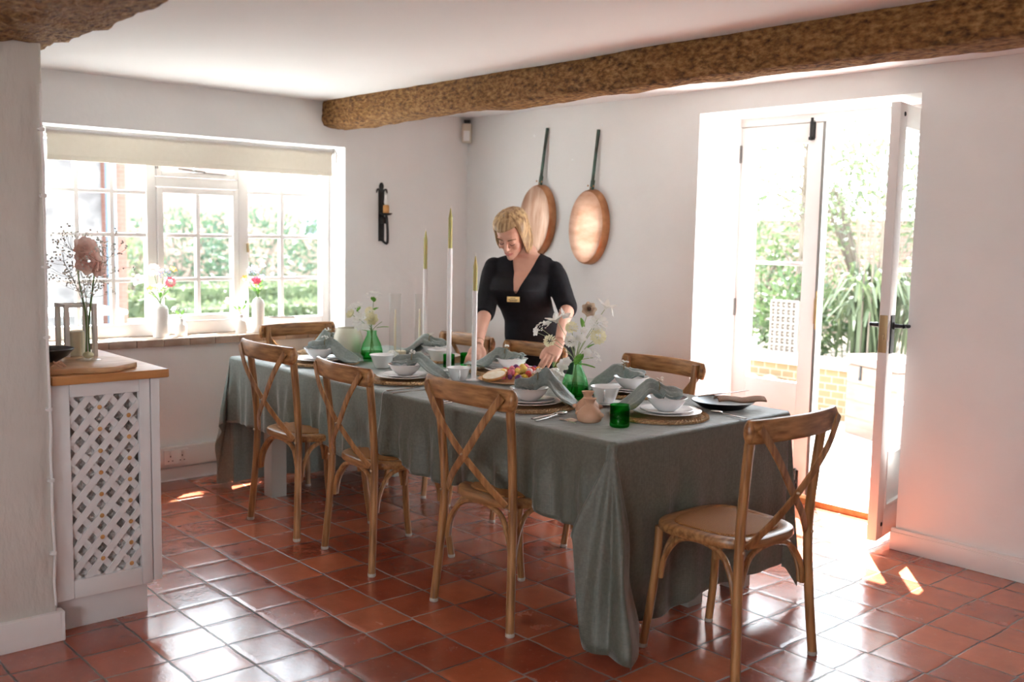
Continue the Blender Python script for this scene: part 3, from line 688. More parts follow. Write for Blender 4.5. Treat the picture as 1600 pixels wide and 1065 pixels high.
# ------------------------------------------------------------------ cross back chairs
def make_chair():
    c = empty('dining_chair', 'x', 'chair')
    def leg(pts, rad, name):
        o = MB().tube(bez(pts, 16), rad, 10, ell=(1, 1.0)).build(name, M['wood'], c)
        p = pts[0]
        MB().lathe([(rad*.9, 0.0), (rad*1.06, .003), (rad*1.05, .014), (rad*.9, .017)], 12, (p[0], p[1], 0)).build('glide', M['pad'], o)
        return o
    for s in (-1, 1):
        o = leg([(s*.226,-.222,.012), (s*.212,-.208,.20), (s*.199,-.196,.46), (s*.204,-.210,.68), (s*.210,-.232,.885)], .0165, 'rear_leg')
        MB().ball((s*.199, -.214, .452), (.006,.004,.006), 8, 6).build('screw', M['screw'], o)
        leg([(s*.190,.205,.012), (s*.183,.186,.15), (s*.172,.172,.30), (s*.166,.168,.448)], .0155, 'front_leg')
    # seat frame: rounded trapezoid ring
    def sq(a, k=1.0, ins=0.0):
        ca, sa = math.cos(a), math.sin(a); p = 3.4
        r = 1/((abs(ca)**p + abs(sa)**p)**(1/p))
        y = sa*r; x = ca*r*(1.0 + 0.07*y)
        return V((x*(.203-ins)*k, y*(.203-ins)*k, 0))
    N_ = 56
    def ringat(ins, z): return [sq(2*PI*j/N_, 1, ins) + V((0,0,z)) for j in range(N_)]
    prof = [(0.044,.470),(0.036,.474),(.012,.474),(.003,.470),(0,.462),(0,.448),(.004,.442),(.044,.440)]
    MB().rings([ringat(i, z) for i, z in prof]).build('seat_frame', M['rail_wood'], c)
    pr = [ringat(0.046*1.0, .4705), ringat(.050, .4765), ringat(.075, .4815), ringat(.12, .4835), ringat(.17, .484)]
    MB().rings(pr).build('seat_pad', M['rattan'], c)
    # curved top rail behind the posts
    pts = bez([(-.252,-.240,.857), (-.19,-.262,.858), (0,-.288,.860), (.19,-.262,.858), (.252,-.240,.857)], 30)
    ell = []
    for i in range(31):
        t = abs(i/30*2-1); k = 1.0 if t < .86 else math.sqrt(max(0.02, 1-((t-.86)/.14)**2)); ell.append((0.0125*(.7+.3*k), 0.040*(0.35+.65*k)))
    rb_ = MB().tube(pts, 1.0, 16, ell=ell, upv=(0,0,1), sq=.62)
    for s in (-1, 1): rb_.ball((s*.244, -.244, .857), (.014,.019,.037), 14, 10)
    rl = rb_.build('top_rail', M['rail_wood'], c)
    for s in (-1, 1): MB().ball((s*.212, -.2645, .850), (.006,.004,.006), 8, 6).build('screw', M['screw'], rl)
    # crossed back strips
    for k, s in enumerate((-1, 1)):
        off = -.006 if k else .0
        p = bez([(s*.222,-.272+off,.872), (s*.14,-.284+off,.77), (s*.03,-.268+off,.650), (-s*.085,-.240+off,.545), (-s*.172,-.203,.462)], 24)
        st = MB().tube(p, 1.0, 8, ell=(.0165, .0045), upv=(0, 1, 0), sq=.6)
        st.build('cross_strip', M['wood'], c)
    MB().ball((0.0, -.272, .632), (.005,.012,.005), 8, 6).build('screw', M['screw'], c)
    # bent arches under the seat
    def arch(a, b, inx, iny, name='brace'):
        a, b = V(a), V(b); m = (a+b)/2
        pts = [a, a.lerp(b, .045)+V((0,0,.075)), a.lerp(b, .18)+V((inx,iny,.145)), a.lerp(b, .38)+V((inx,iny,.172)), a.lerp(b, .62)+V((inx,iny,.172)), a.lerp(b, .82)+V((inx,iny,.145)), a.lerp(b, .955)+V((0,0,.075)), b]
        MB().tube(bez(pts, 26), .0105, 8).build(name, M['wood'], c)
    arch((-.188,-.190,.265), (.188,-.190,.265), 0, .01)
    arch((-.160,.160,.265), (.160,.160,.265), 0, -.01)
    for s in (-1, 1): arch((s*.190,-.180,.265), (s*.166,.155,.265), -s*.008, 0)
    return c
G = 'cross back chairs around the table'
ch = make_chair()
chairs = [
 ((1.244,-1.985,0), 0, 'cross back chair on the near side of the table, closest to the window wall', 1.03),
 ((1.900,-1.968,0), math.radians(-5), 'cross back chair in the middle of the near side of the table', 1),
 ((2.730,-1.948,0), 0, 'cross back chair on the near side, closest to the table corner that trails cloth', 1.02),
 ((3.528,-1.667,0), math.radians(90), 'cross back chair at the right end of the table, in front of the glazed door', 1.0),
 ((0.39,-1.455,0), math.radians(-90), 'cross back chair at the far left end of the table, below the window', 1),
 ((1.020,-1.075,0), math.radians(180), 'cross back chair on the far side, just left of the woman behind the tall candles', .975),
 ((1.610,-1.075,0), math.radians(180), 'cross back chair on the far side that the woman leans over', .975),
 ((2.500,-1.065,0), math.radians(180), 'cross back chair on the far side standing nearest the door reveal', .99)]
for i, (l, rz, lab, s_) in enumerate(chairs): place(ch, i > 0, l, rz, lab, None, s_)

# ------------------------------------------------------------------ place settings
T = 0.7605
def make_mat():
    m = MB(); 
    # concentric plaited rings
    m.lathe([(0.001,0.0),(0.19,0.0),(0.196,0.003),(0.19,0.0065),(0.001,0.0065)], 48)
    o = m.build('placemat', M['seagrass'])
    for k, R_ in enumerate((0.186, 0.160)):
        pl = MB()
        for ph in (0, PI):
            pts = []
            n = 150
            for i in range(n+1):
                a = 2*PI*i/n; w_ = 34*a + ph
                pts.append(((R_+0.007*math.cos(w_))*math.cos(a), (R_+0.007*math.cos(w_))*math.sin(a), 0.007+0.0035*math.sin(w_)*0.9))
            pl.tube(pts, 0.0042, 5, cap=False)
        pl.build('plaited_edge', M['seagrass'], o)
    return o
def make_plate(r, name, h=0.014):
    return MB().lathe([(0.001,0.0),(r*.55,0.0),(r*.62,0.002),(r*.98,h-.002),(r,h),(r*.975,h+.0015),(r*.66,0.006),(r*.6,0.005),(0.001,0.005)], 48).build(name, M['china'])
def make_bowl(r=0.080, h=0.052):
    return MB().lathe([(0.001,0.0),(r*.42,0.0),(r*.46,.003),(r*.60,.010),(r*.84,.030),(r*.97,h-.002),(r*1.03,h),(r*1.0,h+.001),(r*.92,h-.006),(r*.78,.029),(r*.54,.012),(r*.4,.008),(0.001,.008)], 40).build('bowl', M['china'])
def make_napkin(seed, tail=0.23, hump=0.03, w1=0.10, endz=0.014, curl=0.0):
    rr = random.Random(seed)
    path = [(-.060,0,.092), (-.035,0,.101), (.0,0,.104), (.032,0,.104+hump*.5), (.070,0,.098+hump), (.105,0.004,.078+hump*.7), (.150,0.010,.050+hump*.3), (tail*.9,.016+curl*.6,.024), (tail,.018+curl,endz)]
    wid = [.050,.066,.056,.026,.052,.078,.098,w1*1.25,w1*1.25]
    nP = 48; P_ = bez(path, nP); Wd_ = [x.x for x in bez([(a,0,0) for a in wid], nP)]
    ph = rr.uniform(0, 6)
    def fn(u, v):
        i = min(int(u*nP+.5), nP); p = P_[i]; w_ = Wd_[i]; s = v*2-1
        k = min(1, abs(u-.36)/.25)
        fold = 0.013*math.sin(s*5.5+ph+u*2)*(.5+.5*k) + 0.008*math.sin(s*11+ph*2+u*3)*(1-.3*k)
        arch = -0.030*s*s if u < .3 else -0.052*s*s*smooth01((.95-u)/.35)
        z = p.z + fold*smooth01((1.02-u)/.25) + arch + 0.006*noise.noise(V((u*7, s*3, seed)))
        rad_ = math.hypot(p.x, s*w_)
        hb_ = lerp(.066, .092, smooth01((rad_-.045)/.03)); hb_ = lerp(hb_, .040, smooth01((rad_-.084)/.022)); hb_ = lerp(hb_, .032, smooth01((rad_-.106)/.02)); hb_ = lerp(hb_, endz*.9, smooth01((rad_-.140)/.03))
        z = z + .5*max(0, hb_-z) + .5*max(0, hb_-z)
        return V((p.x - (0.03*abs(s) if u > .9 else 0), p.y + s*w_*(1 + .1*math.sin(ph+u*9)), z))
    o = MB().grid(nP, 18, fn).build('napkin', M['napkin'], angle=180, solid=0.003, sub=0)
    tie = MB(); pz = P_[int(.375*nP)]
    tie.tube([(pz.x, .021*math.cos(a), pz.z-.004+.016*math.sin(a)) for a in [2*PI*i/16 for i in range(17)]], .0025, 6, cap=False)
    tie.tube(bez([(pz.x,0,pz.z+.012),(pz.x+.012,.015,pz.z+.026),(pz.x-.006,.034,pz.z+.018)],8), .0012, 5)
    t_ = tie.build('twine_tie', M['dry_stem'], o)
    fl = MB()
    for i in range(7): fl.ball((pz.x+rr.uniform(-.014,.014), rr.uniform(-.02,.02), pz.z+.017+rr.uniform(0,.012)), (.0055,.0055,.004), 6, 4)
    fl.build('posy', M['petal_white'], o)
    return o
mat0 = make_mat(); plate0 = make_plate(0.138, 'dinner_plate'); side0 = make_plate(0.105, 'side_plate', .012); bowl0 = make_bowl()
sets = [ # x, y, description, napkin direction (deg), napkin params
 (0.955,-1.765,'nearest the window on the near side', 46, dict(seed=1, tail=.235, hump=.022, w1=.085), (-.03,0)),
 (1.705,-1.760,'in the middle of the near side', 48, dict(seed=2, tail=.215, hump=.020, w1=.080), (0,0)),
 (2.590,-1.765,'in front of the nearest long side chair', 50, dict(seed=3, tail=.210, hump=.050, w1=.090), (0,0)),
 (3.060,-1.500,'at the near right end of the table', 226, dict(seed=4, tail=.225, hump=.040, w1=.055), (.02,0.02)),
 (2.590,-1.165,'on the far side nearest the door', 214, dict(seed=5, tail=.205, hump=.034, w1=.060), (0.02,0)),
 (1.790,-1.185,'where the woman is working', 200, dict(seed=6, tail=.245, hump=.022, w1=.070, endz=.045), (0.02,.01)),
 (1.150,-1.160,'on the far side behind the tall candles', 215, dict(seed=7, tail=.215, hump=.034, w1=.060), (0,0)),
 (0.610,-1.500,'at the window end of the table', 300, dict(seed=8, tail=.13, hump=.030, w1=.050, endz=.05), (0,0))]
for i, (x, y, wh, deg, kw, bo) in enumerate(sets):
    a = math.radians(deg)
    m = place(mat0, i > 0, (x, y, T), rnd.uniform(0, 6), 'round plaited seagrass placemat ' + wh, 'seagrass placemats'); m['category'] = 'placemat'
    px, py = x + bo[0], y + bo[1]
    p = place(plate0, i > 0, (px, py, T+.0125), 0, 'white dinner plate ' + wh, 'white dinner plates'); p['category'] = 'plate'
    p = place(side0, i > 0, (px, py, T+.0195), 0, 'smaller white plate stacked under the bowl ' + wh, 'smaller white plates'); p['category'] = 'plate'
    p = place(bowl0, i > 0, (px, py, T+.0255), 0, 'white bowl ' + wh, 'white bowls with napkins'); p['category'] = 'bowl'
    nk = make_napkin(**kw); nk.location = (px, py, T); nk.rotation_euler = (0, 0, a)
    tag(nk, 'grey green linen napkin tied over the bowl ' + wh, 'napkin', 'tied linen napkins')
# cutlery
def make_knife():
    m = MB(); m.tube(bez([(0,-.10,.004),(0,-.02,.0045),(0,.0,.004)],8), [.0045,.005,.0052,.005,.0045,.004,.004,.0038,.0035], 8, ell=(1.2,.7), upv=(0,0,1))
    m.prism([(-.004,0),(.004,0),(.008,.03),(.009,.08),(.003,.115),(-.004,.11)], .003, .005)
    return m.build('table_knife', M['steel'])
def make_fork():
    m = MB(); m.tube(bez([(0,-.10,.004),(0,-.02,.005),(0,.035,.006)],10), [.0055,.005,.0045,.004,.0035,.003,.003,.003,.0032,.004,.005], 8, ell=(1.2,.6), upv=(0,0,1))
    m.prism([(-.006,.03),(.006,.03),(.011,.05),(.011,.06),(-.011,.06),(-.011,.05)], .0055, .0075)
    for k in (-.009,-.003,.003,.009): m.bar((k,.058,.0065),(k,.10,.0085), .003, .002)
    return m.build('table_fork', M['steel'])
def make_spoon():
    m = MB(); m.tube(bez([(0,-.10,.004),(0,-.02,.005),(0,.035,.006)],10), [.0055,.005,.0045,.004,.0035,.003,.003,.003,.003,.003,.003], 8, ell=(1.2,.6), upv=(0,0,1))
    m.ball((0,.066,.008), (.019,.034,.006), 14, 8)
    return m.build('table_spoon', M['steel'])
kn, fk, sp = make_knife(), make_fork(), make_spoon()
cut = [('k', 2.845,-1.885, 12,'table knife on the cloth beside the terracotta candle pots, outermost'), ('f', 2.812,-1.865, 8,'table fork tucked against the mat in front of the nearest chair'), ('s',2.828,-1.855, 16,'table spoon by the terracotta pots, bowl towards the green vase'),
 ('k', 2.02,-1.945, -4,'table knife right of the middle near side placemat'), ('f', 1.955,-1.93, -2,'table fork right of the middle near side placemat, inner one'),
 ('f', 2.355,-1.955, 4,'table fork left of the nearest placemat, on the dark cloth'), ('k', 2.325,-1.945, 2,'table knife left of the nearest placemat, on the dark cloth'),
 ('s', 3.215,-1.265, 80,'table spoon at the right end, next to the black plate'), ('k',1.52,-1.20,-90,'table knife left of the woman working, under her napkin'), ('f',1.505,-1.165,-90,'table fork left of the woman working')]
used = set()
for k, x, y, dg, lab in cut:
    pr_ = {'k': kn, 'f': fk, 's': sp}[k]
    o = place(pr_, k in used, (x, y, T+.0005), math.radians(dg), lab, 'cutlery on the cloth'); used.add(k)
    o['category'] = {'k': 'knife', 'f': 'fork', 's': 'spoon'}[k]
# cups
def make_cup():
    c = MB().lathe([(0.001,0),(.030,0),(.033,.004),(.040,.020),(.050,.050),(.056,.058),(.054,.059),(.047,.050),(.037,.020),(.028,.007),(0.001,.007)], 32).build('cup', M['china'])
    MB().tube(bez([(.049,0,.047),(.072,0,.046),(.074,0,.028),(.060,0,.016),(.040,0,.018)],14), .005, 8, ell=(1.4,.8), upv=(0,1,0)).build('cup_handle', M['china'], c)
    return c
cup0 = make_cup(); sau0 = make_plate(.078, 'saucer', .010)
for i, (x, y, rz, lab, sc_) in enumerate(((1.275,-1.600,120,'white cup in front of the far green bottle vase',1.18), (1.845,-1.545,-35,'white cup by the base of the nearest tall candle holder',1.05), (2.745,-1.475,-50,'white cup on a saucer behind the terracotta candle pots',1.15), (1.262,-1.222,20,'white cup at the foot of the left tall candle holder',1.2))):
    o = place(cup0, i > 0, (x, y, T+(.0105 if i == 2 else 0)), math.radians(rz), lab, 'white cups', sc_); o['category'] = 'cup'
sau0.location = (2.745,-1.475,T); tag(sau0, 'white saucer under the cup behind the terracotta candle pots', 'saucer')
# jug
jg = MB().lathe([(0.001,0),(.052,0),(.056,.003),(.076,.045),(.083,.085),(.078,.125),(.066,.158),(.062,.168),(.059,.168),(.062,.155),(.073,.125),(.078,.085),(.070,.045),(.05,.008),(0.001,.008)], 40).build('ceramic_vase', M['cream_glaze'], loc=(0.835,-1.530,T))
tag(jg, 'round cream glazed pot standing between the window end napkin and the green vase', 'pot')
# green tumblers
def make_tumbler(mat):
    return MB().lathe([(0.001,0),(.031,0),(.035,.003),(.0365,.012),(.035,.016),(.036,.080),(.0345,.081),(.0325,.018),(.028,.012),(0.001,.012)], 32).build('glass_tumbler', mat)
for x, y, mt, lab, s_ in ((3.118,-1.792,'deep_green_glass','deep green tumbler at the near corner of the table',1.03), (1.452,-1.300,'deep_green_glass','small green tumbler left of the middle candle holder base',.85), (1.452,-1.185,'deep_green_glass','small green tumbler just right of the middle candle holder, further back',.85), (2.625,-1.530,'pale_green_glass','pale green tumbler between the green vase and the terracotta pots',1.0), (1.985,-1.02,'pale_green_glass','pale green tumbler by the woman\'s left hand',.8)):
    o = make_tumbler(M[mt]); o.location = (x, y, T); o.scale = (s_,)*3; tag(o, lab, 'tumbler', 'green glass tumblers')
# terracotta candle pots
def make_pot():
    o = MB().lathe([(0.001,0),(.034,0),(.044,.006),(.049,.020),(.046,.036),(.034,.052),(.022,.062),(.0165,.070),(.017,.076),(.024,.088),(.0255,.091),(.022,.091),(.014,.080),(0.001,.075)], 32).build('candle_pot', M['terracotta'])
    for s in (-1, 1): MB().ball((s*.046, 0, .030), (.014,.008,.010), 12, 8).build('lug', M['terracotta'], o)
    return o
pt = make_pot()
for i, (x, y, rz, lab) in enumerate(((2.985,-1.815,20,'terracotta candle pot nearest the table edge, left of the deep green tumbler'), (2.862,-1.700,42,'terracotta candle pot just behind the other one, towards the green vase'))):
    o = place(pt, i > 0, (x, y, T), math.radians(rz), lab, 'terracotta candle pots'); o['category'] = 'candle holder'
# pinkish leaf tag with a stalk
lf = MB().grid(8, 6, lambda u, v: V(((u-.5)*.075, (v-.5)*.05*math.sin(PI*min(.97, max(.06, u)))**.7, .003+.004*math.sin(u*7+v*4))))
o = lf.build('dried_leaf', M['petal_tan'], loc=(2.925,-1.862,T), solid=.001); o.rotation_euler = (0,0,math.radians(35)); tag(o, 'pale pinkish dried leaf lying beside the terracotta pots', 'leaf')
MB().tube(bez([(.0,-.02,.003),(.02,-.04,.003),(.035,-.052,.002)],6), .0015, 5).build('stalk', M['pale_stem'], o)
# black plate with a folded cloth and a knife on it
bpz = MB().lathe([(0.001,0),(.080,0),(.090,.004),(.130,.030),(.128,.032),(.088,.009),(0.001,.008)], 40).build('black_plate', M['black_plate'], loc=(3.085,-1.125,T)); tag(bpz, 'black shallow plate near the far right corner of the table', 'plate')
def nf(u, v):
    x = (u-.5)*.20; y = (v-.5)*.085
    return V((x, y, .034+.012*math.sin(PI*v)+.004*math.sin(u*9)))
o = MB().grid(16, 10, nf).build('folded_cloth', M['tan_weave'], loc=(3.135,-1.075,T), solid=.006); o.rotation_euler = (0,0,math.radians(52)); tag(o, 'ribbed tan cloth folded on the black plate', 'cloth')
o = place(kn, True, (3.06,-1.10,T+.040), math.radians(-42), 'knife with a pale handle resting across the black plate'); o['category'] = 'knife'
o.rotation_euler = (math.radians(8), 0, math.radians(-42)); o.location.z = T+.05
# tall taper holders with candles
for x, y, zj, zt_, lab, lab2 in ((1.020,-1.140,1.258,1.473,'left of the three','left tall'), (1.560,-1.385,1.384,1.586,'tallest, the middle of the three','middle tall'), (1.895,-1.492,1.190,1.356,'shortest, the nearest of the three','nearest')):
    h = empty('candle_holder', f'slim white tube candle holder, {lab} on the table', 'candle holder', (x, y, T), 0, 'slim white candle holders')
    MB().lathe([(0.001,0),(.040,0),(.041,.003),(.038,.006),(.016,.008),(0.001,.008)], 28).build('base', M['holder'], h)
    MB().lathe([(.0125,.007),(.0125,zj-T),(.0105,zj-T+.001),(.0105,zj-T-.02),(.001,zj-T-.02)], 18).build('tube', M['holder'], h)
    cd_ = MB().lathe([(.001,0),(.0102,0),(.0102,zt_-zj-.03),(.008,zt_-zj-.018),(.002,zt_-zj+.018),(.001,zt_-zj+.019)], 16).build('taper_candle', M['candle'], loc=(x, y, zj-.019))
    tag(cd_, f'olive green taper candle in the {lab2} white holder', 'candle', 'olive taper candles')
    MB().tube([(0,0,zt_-zj+.015),(.001,0,zt_-zj+.032)], .0012, 5).build('wick', M['petal_white'], cd_)
# clear glass cylinders and the pillar candles
for x, y, h_, r_, lab in ((0.965,-1.305,.36,.034,'tall clear glass cylinder right of the far green vase'), (0.915,-1.100,.35,.028,'tall clear glass cylinder beside the left tall candle')):
    o = MB().lathe([(.001,0),(r_,0),(r_,h_),(r_-.002,h_),(r_-.002,.004),(.001,.004)], 28).build('glass_cylinder', M['glass'], loc=(x, y, T)); tag(o, lab, 'glass vase', 'tall glass cylinders')
    p_ = MB().tube([(0,0,.005),(0,0,h_*.62)], .006, 10).tube([(0,0,h_*.62),(.002,0,h_*.75)], .004, 8).build('thin_candle', M['cream_wax'], loc=(x, y, T)); tag(p_, 'thin pale candle standing inside the ' + lab, 'candle')
o = MB().lathe([(.001,0),(.029,0),(.030,.002),(.030,.055),(.027,.058),(.001,.054)], 24).build('pillar_candle', M['cream_wax'], loc=(1.105,-1.365,T)); tag(o, 'short cream pillar candle between the two glass cylinders', 'candle')
MB().tube([(0,0,.054),(0.001,0,.066)], .0012, 5).build('wick', M['ink'], o)

# ------------------------------------------------------------------ flowers
def frame(d):
    d = V(d).normalized(); x = d.cross(V((0,0,1)) if abs(d.z) < .95 else V((1,0,0))).normalized()
    return x, d.cross(x), d
def petal(mb, c, out, nrm, L_, W_, curl=0.4, nu=4, nv=3):
    out = V(out).normalized(); nrm = V(nrm).normalized(); sd = out.cross(nrm).normalized()
    def fn(u, v):
        w_ = math.sin(PI*(0.10+0.84*u))**0.8; s = v*2-1
        return V(c) + out*(L_*u) + sd*(s*W_*w_) + nrm*(curl*L_*u*u + 0.22*W_*s*s)
    mb.grid(nu, nv, fn)
def bloom(mb, kind, c, d, r, rr):
    x, y, z = frame(d); c = V(c)
    if kind == 'open':
        n = 5 if r > .012 else 5
        a0 = rr.uniform(0, 6)
        for i in range(n):
            a = a0+2*PI*i/n; o = x*math.cos(a)+y*math.sin(a)
            petal(mb, c, o + z*.35, z, r, r*.42, -.15)
    elif kind == 'trumpet':
        a0 = rr.uniform(0, 6)
        for i in range(5):
            a = a0+2*PI*i/5; o = x*math.cos(a)+y*math.sin(a)
            petal(mb, c, o*.55 + z*.9, o*-1+z*.3, r*1.25, r*.36, -.55)
    elif kind == 'ball':
        n = 46
        for i in range(n):
            h = 1-1.55*(i+.5)/n; a = i*2.39996; q = math.sqrt(max(0, 1-h*h))
            dn = (x*math.cos(a)+y*math.sin(a))*q + z*h
            o = (dn*.55 + (x*math.cos(a)+y*math.sin(a))*.6).normalized()
            petal(mb, c + dn*r*.55, o, dn, r*.52, r*.22, .1, 2, 2)
    elif kind == 'rose':
        for k, (n, tl, sc_) in enumerate(((7, .15, 1.0), (6, .55, .85), (5, 1.3, .62), (3, 2.8, .38))):
            a0 = rr.uniform(0, 6)
            for i in range(n):
                a = a0+2*PI*i/n; o = x*math.cos(a)+y*math.sin(a)
                petal(mb, c + z*(-.2*r+.08*r*k) + o*r*.10, o + z*tl, z-o*.4, r*sc_, r*.42*sc_, .30, 5, 4)
    elif kind == 'spray':
        for i in range(26):
            a = i*2.39996; q = math.sqrt((i+.5)/26)*r
            p = c + (x*math.cos(a)+y*math.sin(a))*q + z*(.25*r - .35*q*q/r + rr.uniform(-.1,.1)*r)
            for k in range(4):
                b = rr.uniform(0,6); petal(mb, p, x*math.cos(b)+y*math.sin(b)+z*.4, z, r*.17, r*.075, -.1, 2, 2)
    elif kind == 'bud':
        mb.ball(c, (r*.6, r*.6, r), 10, 6)
def flower(name, root, p, label, group=None, cat='flower', stem='stem', sr=.0016):
    """p: dict path=list of local points, blooms=[(kind, at, dir, r, material, part name)], leaves=[(at, dir, L, W)]"""
    e = empty(name, label, cat, root, 0, group)
    rr = random.Random(len(label)*7+int(abs(root[0])*1000))
    pth = bez(p['path'], 12)
    MB().tube(pth, sr, 6).build('stem', M[stem], e)
    sb = MB()
    for q in p.get('side', []): sb.tube(bez(q, 6), sr*.7, 5)
    if sb.v: sb.build('side_stem', M[stem], e)
    for b in p['blooms']:
        kind, at_, d_, r_, mt = b[:5]
        r_ *= (1.25 if root[2] < .80 else 1.0)
        mb = MB(); bloom(mb, kind, at_, d_, r_, rr); o = mb.build('blossom', M[mt], e, angle=180)
        if len(b) > 5: MB().ball(V(at_)+V(d_).normalized()*r_*b[6], (b[5],)*3, 8, 6).build('flower_centre', M[b[7]], o)
    for at_, d_, L_, W_ in p.get('leaves', []):
        mb = MB(); petal(mb, at_, d_, V((0,0,1)) if abs(V(d_).normalized().z) < .9 else V((1,0,0)), L_, W_, -.15, 6, 3); mb.build('leaf', M['leaf'], e, angle=180)
    return e
# image-right / up directions expressed in world terms for laying out sprays
RX = V((0.66, 0.75, 0.0)); TOC = V((0.75, -0.66, 0.0))
def sp_(r, t, h): return RX*r + TOC*t + V((0,0,h))

# near green bottle vase
def bottle(loc, s, mat, label):
    o = MB().lathe([(.001,.0),(.056,.0),(.061,.005),(.062,.030),(.059,.060),(.050,.092),(.037,.120),(.028,.138),(.0255,.156),(.028,.163),(.026,.164),(.0235,.156),(.026,.138),(.035,.120),(.048,.091),(.057,.060),(.060,.030),(.057,.010),(.001,.010)], 40).build('bottle_vase', mat, loc=loc)
    o.scale = (s,)*3
    MB().lathe([(.001,.011),(.057,.011),(.0592,.030),(.0565,.050),(.001,.050)], 32).build('vase_water', M['deep_green_glass'], o)
    return tag(o, label, 'vase')
VN = V((2.545,-1.455,T)); bottle(VN, .98, M['green_glass'], 'green glass bottle vase holding flowers near the middle of the darker cloth')
def stem_to(r, t, h, lean=.35, base=None):
    b = base or (rnd.uniform(-.02,.02), rnd.uniform(-.02,.02))
    return [sp_(b[0], b[1], .02), sp_(b[0]*-.2, b[1]*-.2, .15), sp_(r*lean+.0, t*lean, .16+(h-.16)*.45), sp_(r, t, h)]
W_ = 'petal_white'
FL = [
 ('garden_flower', dict(path=stem_to(-.155,0,.300), blooms=[('spray', sp_(-.155,0,.305), sp_(-.5,.4,.8), .030, W_), ('open', sp_(-.172,.01,.285), sp_(-.8,.5,.2), .018, W_), ('open', sp_(-.128,0,.318), sp_(-.2,.4,.9), .018, W_)], side=[[sp_(-.12,0,.26), sp_(-.172,.01,.283)]]), 'white cluster flower leaning furthest left out of the near green vase'),
 ('garden_flower', dict(path=stem_to(-.085,.01,.335), blooms=[('trumpet', sp_(-.085,.01,.325), sp_(-.35,.2,.9), .030, W_), ('trumpet', sp_(-.060,.01,.345), sp_(.5,.2,.8), .026, W_)]), 'white trumpet flowers above the left of the near green vase, facing up'),
 ('scabious_flower', dict(path=stem_to(-.022,.0,.300), blooms=[('ball', sp_(-.022,0,.305), sp_(-.1,.5,.9), .021, 'petal_cream')]), 'cream ball flower standing upright near the centre of the near green vase, the higher one'),
 ('scabious_flower', dict(path=stem_to(-.112,.02,.245), blooms=[('ball', sp_(-.115,.02,.248), sp_(-.5,.4,.6), .021, 'petal_cream')]), 'cream ball flower drooping low on the left in front of the woman\'s hand'),
 ('scabious_flower', dict(path=stem_to(-.026,.03,.245), blooms=[('ball', sp_(-.026,.03,.248), sp_(0,.6,.7), .020, W_)]), 'small white ball flower low in the centre of the near green vase'),
 ('anemone_flower', dict(path=stem_to(.050,.0,.385), blooms=[('rose', sp_(.052,.0,.385), TOC*.95+V((0,0,.25)), .028, 'petal_tan', .008, .35, 'flower_eye')], leaves=[(sp_(.03,0,.30), sp_(-.2,.2,1), .05, .012)]), 'pale tan flower with a dark centre, tall above the near green vase'),
 ('garden_flower', dict(path=stem_to(.120,-.01,.385), blooms=[('trumpet', sp_(.122,-.01,.385), sp_(.3,.3,1), .030, W_), ('open', sp_(.148,-.01,.375), sp_(.9,.2,.2), .020, W_)]), 'white flower reaching highest on the right of the near green vase'),
 ('scabious_flower', dict(path=stem_to(.092,.01,.330), blooms=[('ball', sp_(.094,.01,.325), sp_(.3,.6,.7), .030, W_)]), 'large white ball flower on the right of the near green vase'),
 ('scabious_flower', dict(path=stem_to(.090,.025,.268), blooms=[('ball', sp_(.092,.025,.272), sp_(.3,.8,.5), .026, 'petal_cream')]), 'cream ball flower below the large white one, right of the near green vase'),
 ('garden_flower', dict(path=stem_to(.020,.02,.250), blooms=[('open', sp_(.018,.02,.258), sp_(.1,.7,.6), .022, W_), ('open', sp_(.028,.02,.295), sp_(.1,.7,.6), .016, W_)]), 'white open blossoms at the centre of the near green vase'),
 ('garden_flower', dict(path=stem_to(.075,.03,.180), blooms=[('spray', sp_(.078,.03,.185), sp_(.5,.5,.5), .030, W_), ('open', sp_(.045,.03,.20), sp_(.2,.8,.5), .018, W_)], leaves=[(sp_(.05,.02,.22), sp_(.5,.5,.5), .045, .014)]), 'white cluster hanging low on the right of the near green vase'),
 ('garden_flower', dict(path=stem_to(-.050,.035,.140, .6), blooms=[('open', sp_(-.055,.037,.145), sp_(-.3,.9,.2), .024, W_), ('open', sp_(-.040,.037,.162), sp_(0,.9,.4), .018, W_)]), 'white blossom resting low against the neck of the near green vase'),
 ('leafy_sprig', dict(path=stem_to(.010,.035,.170, .6), blooms=[], leaves=[(sp_(0,.02,.145), sp_(.25,.5,.75), .080, .022), (sp_(.0,.02,.15), sp_(.9,.3,.0), .085, .018)]), 'bright green leaves at the mouth of the near green vase'),
]
for nm, p, lab in FL: flower(nm, VN, p, lab, 'flowers in the near green vase', 'foliage' if 'sprig' in nm else 'flower', 'pale_stem')
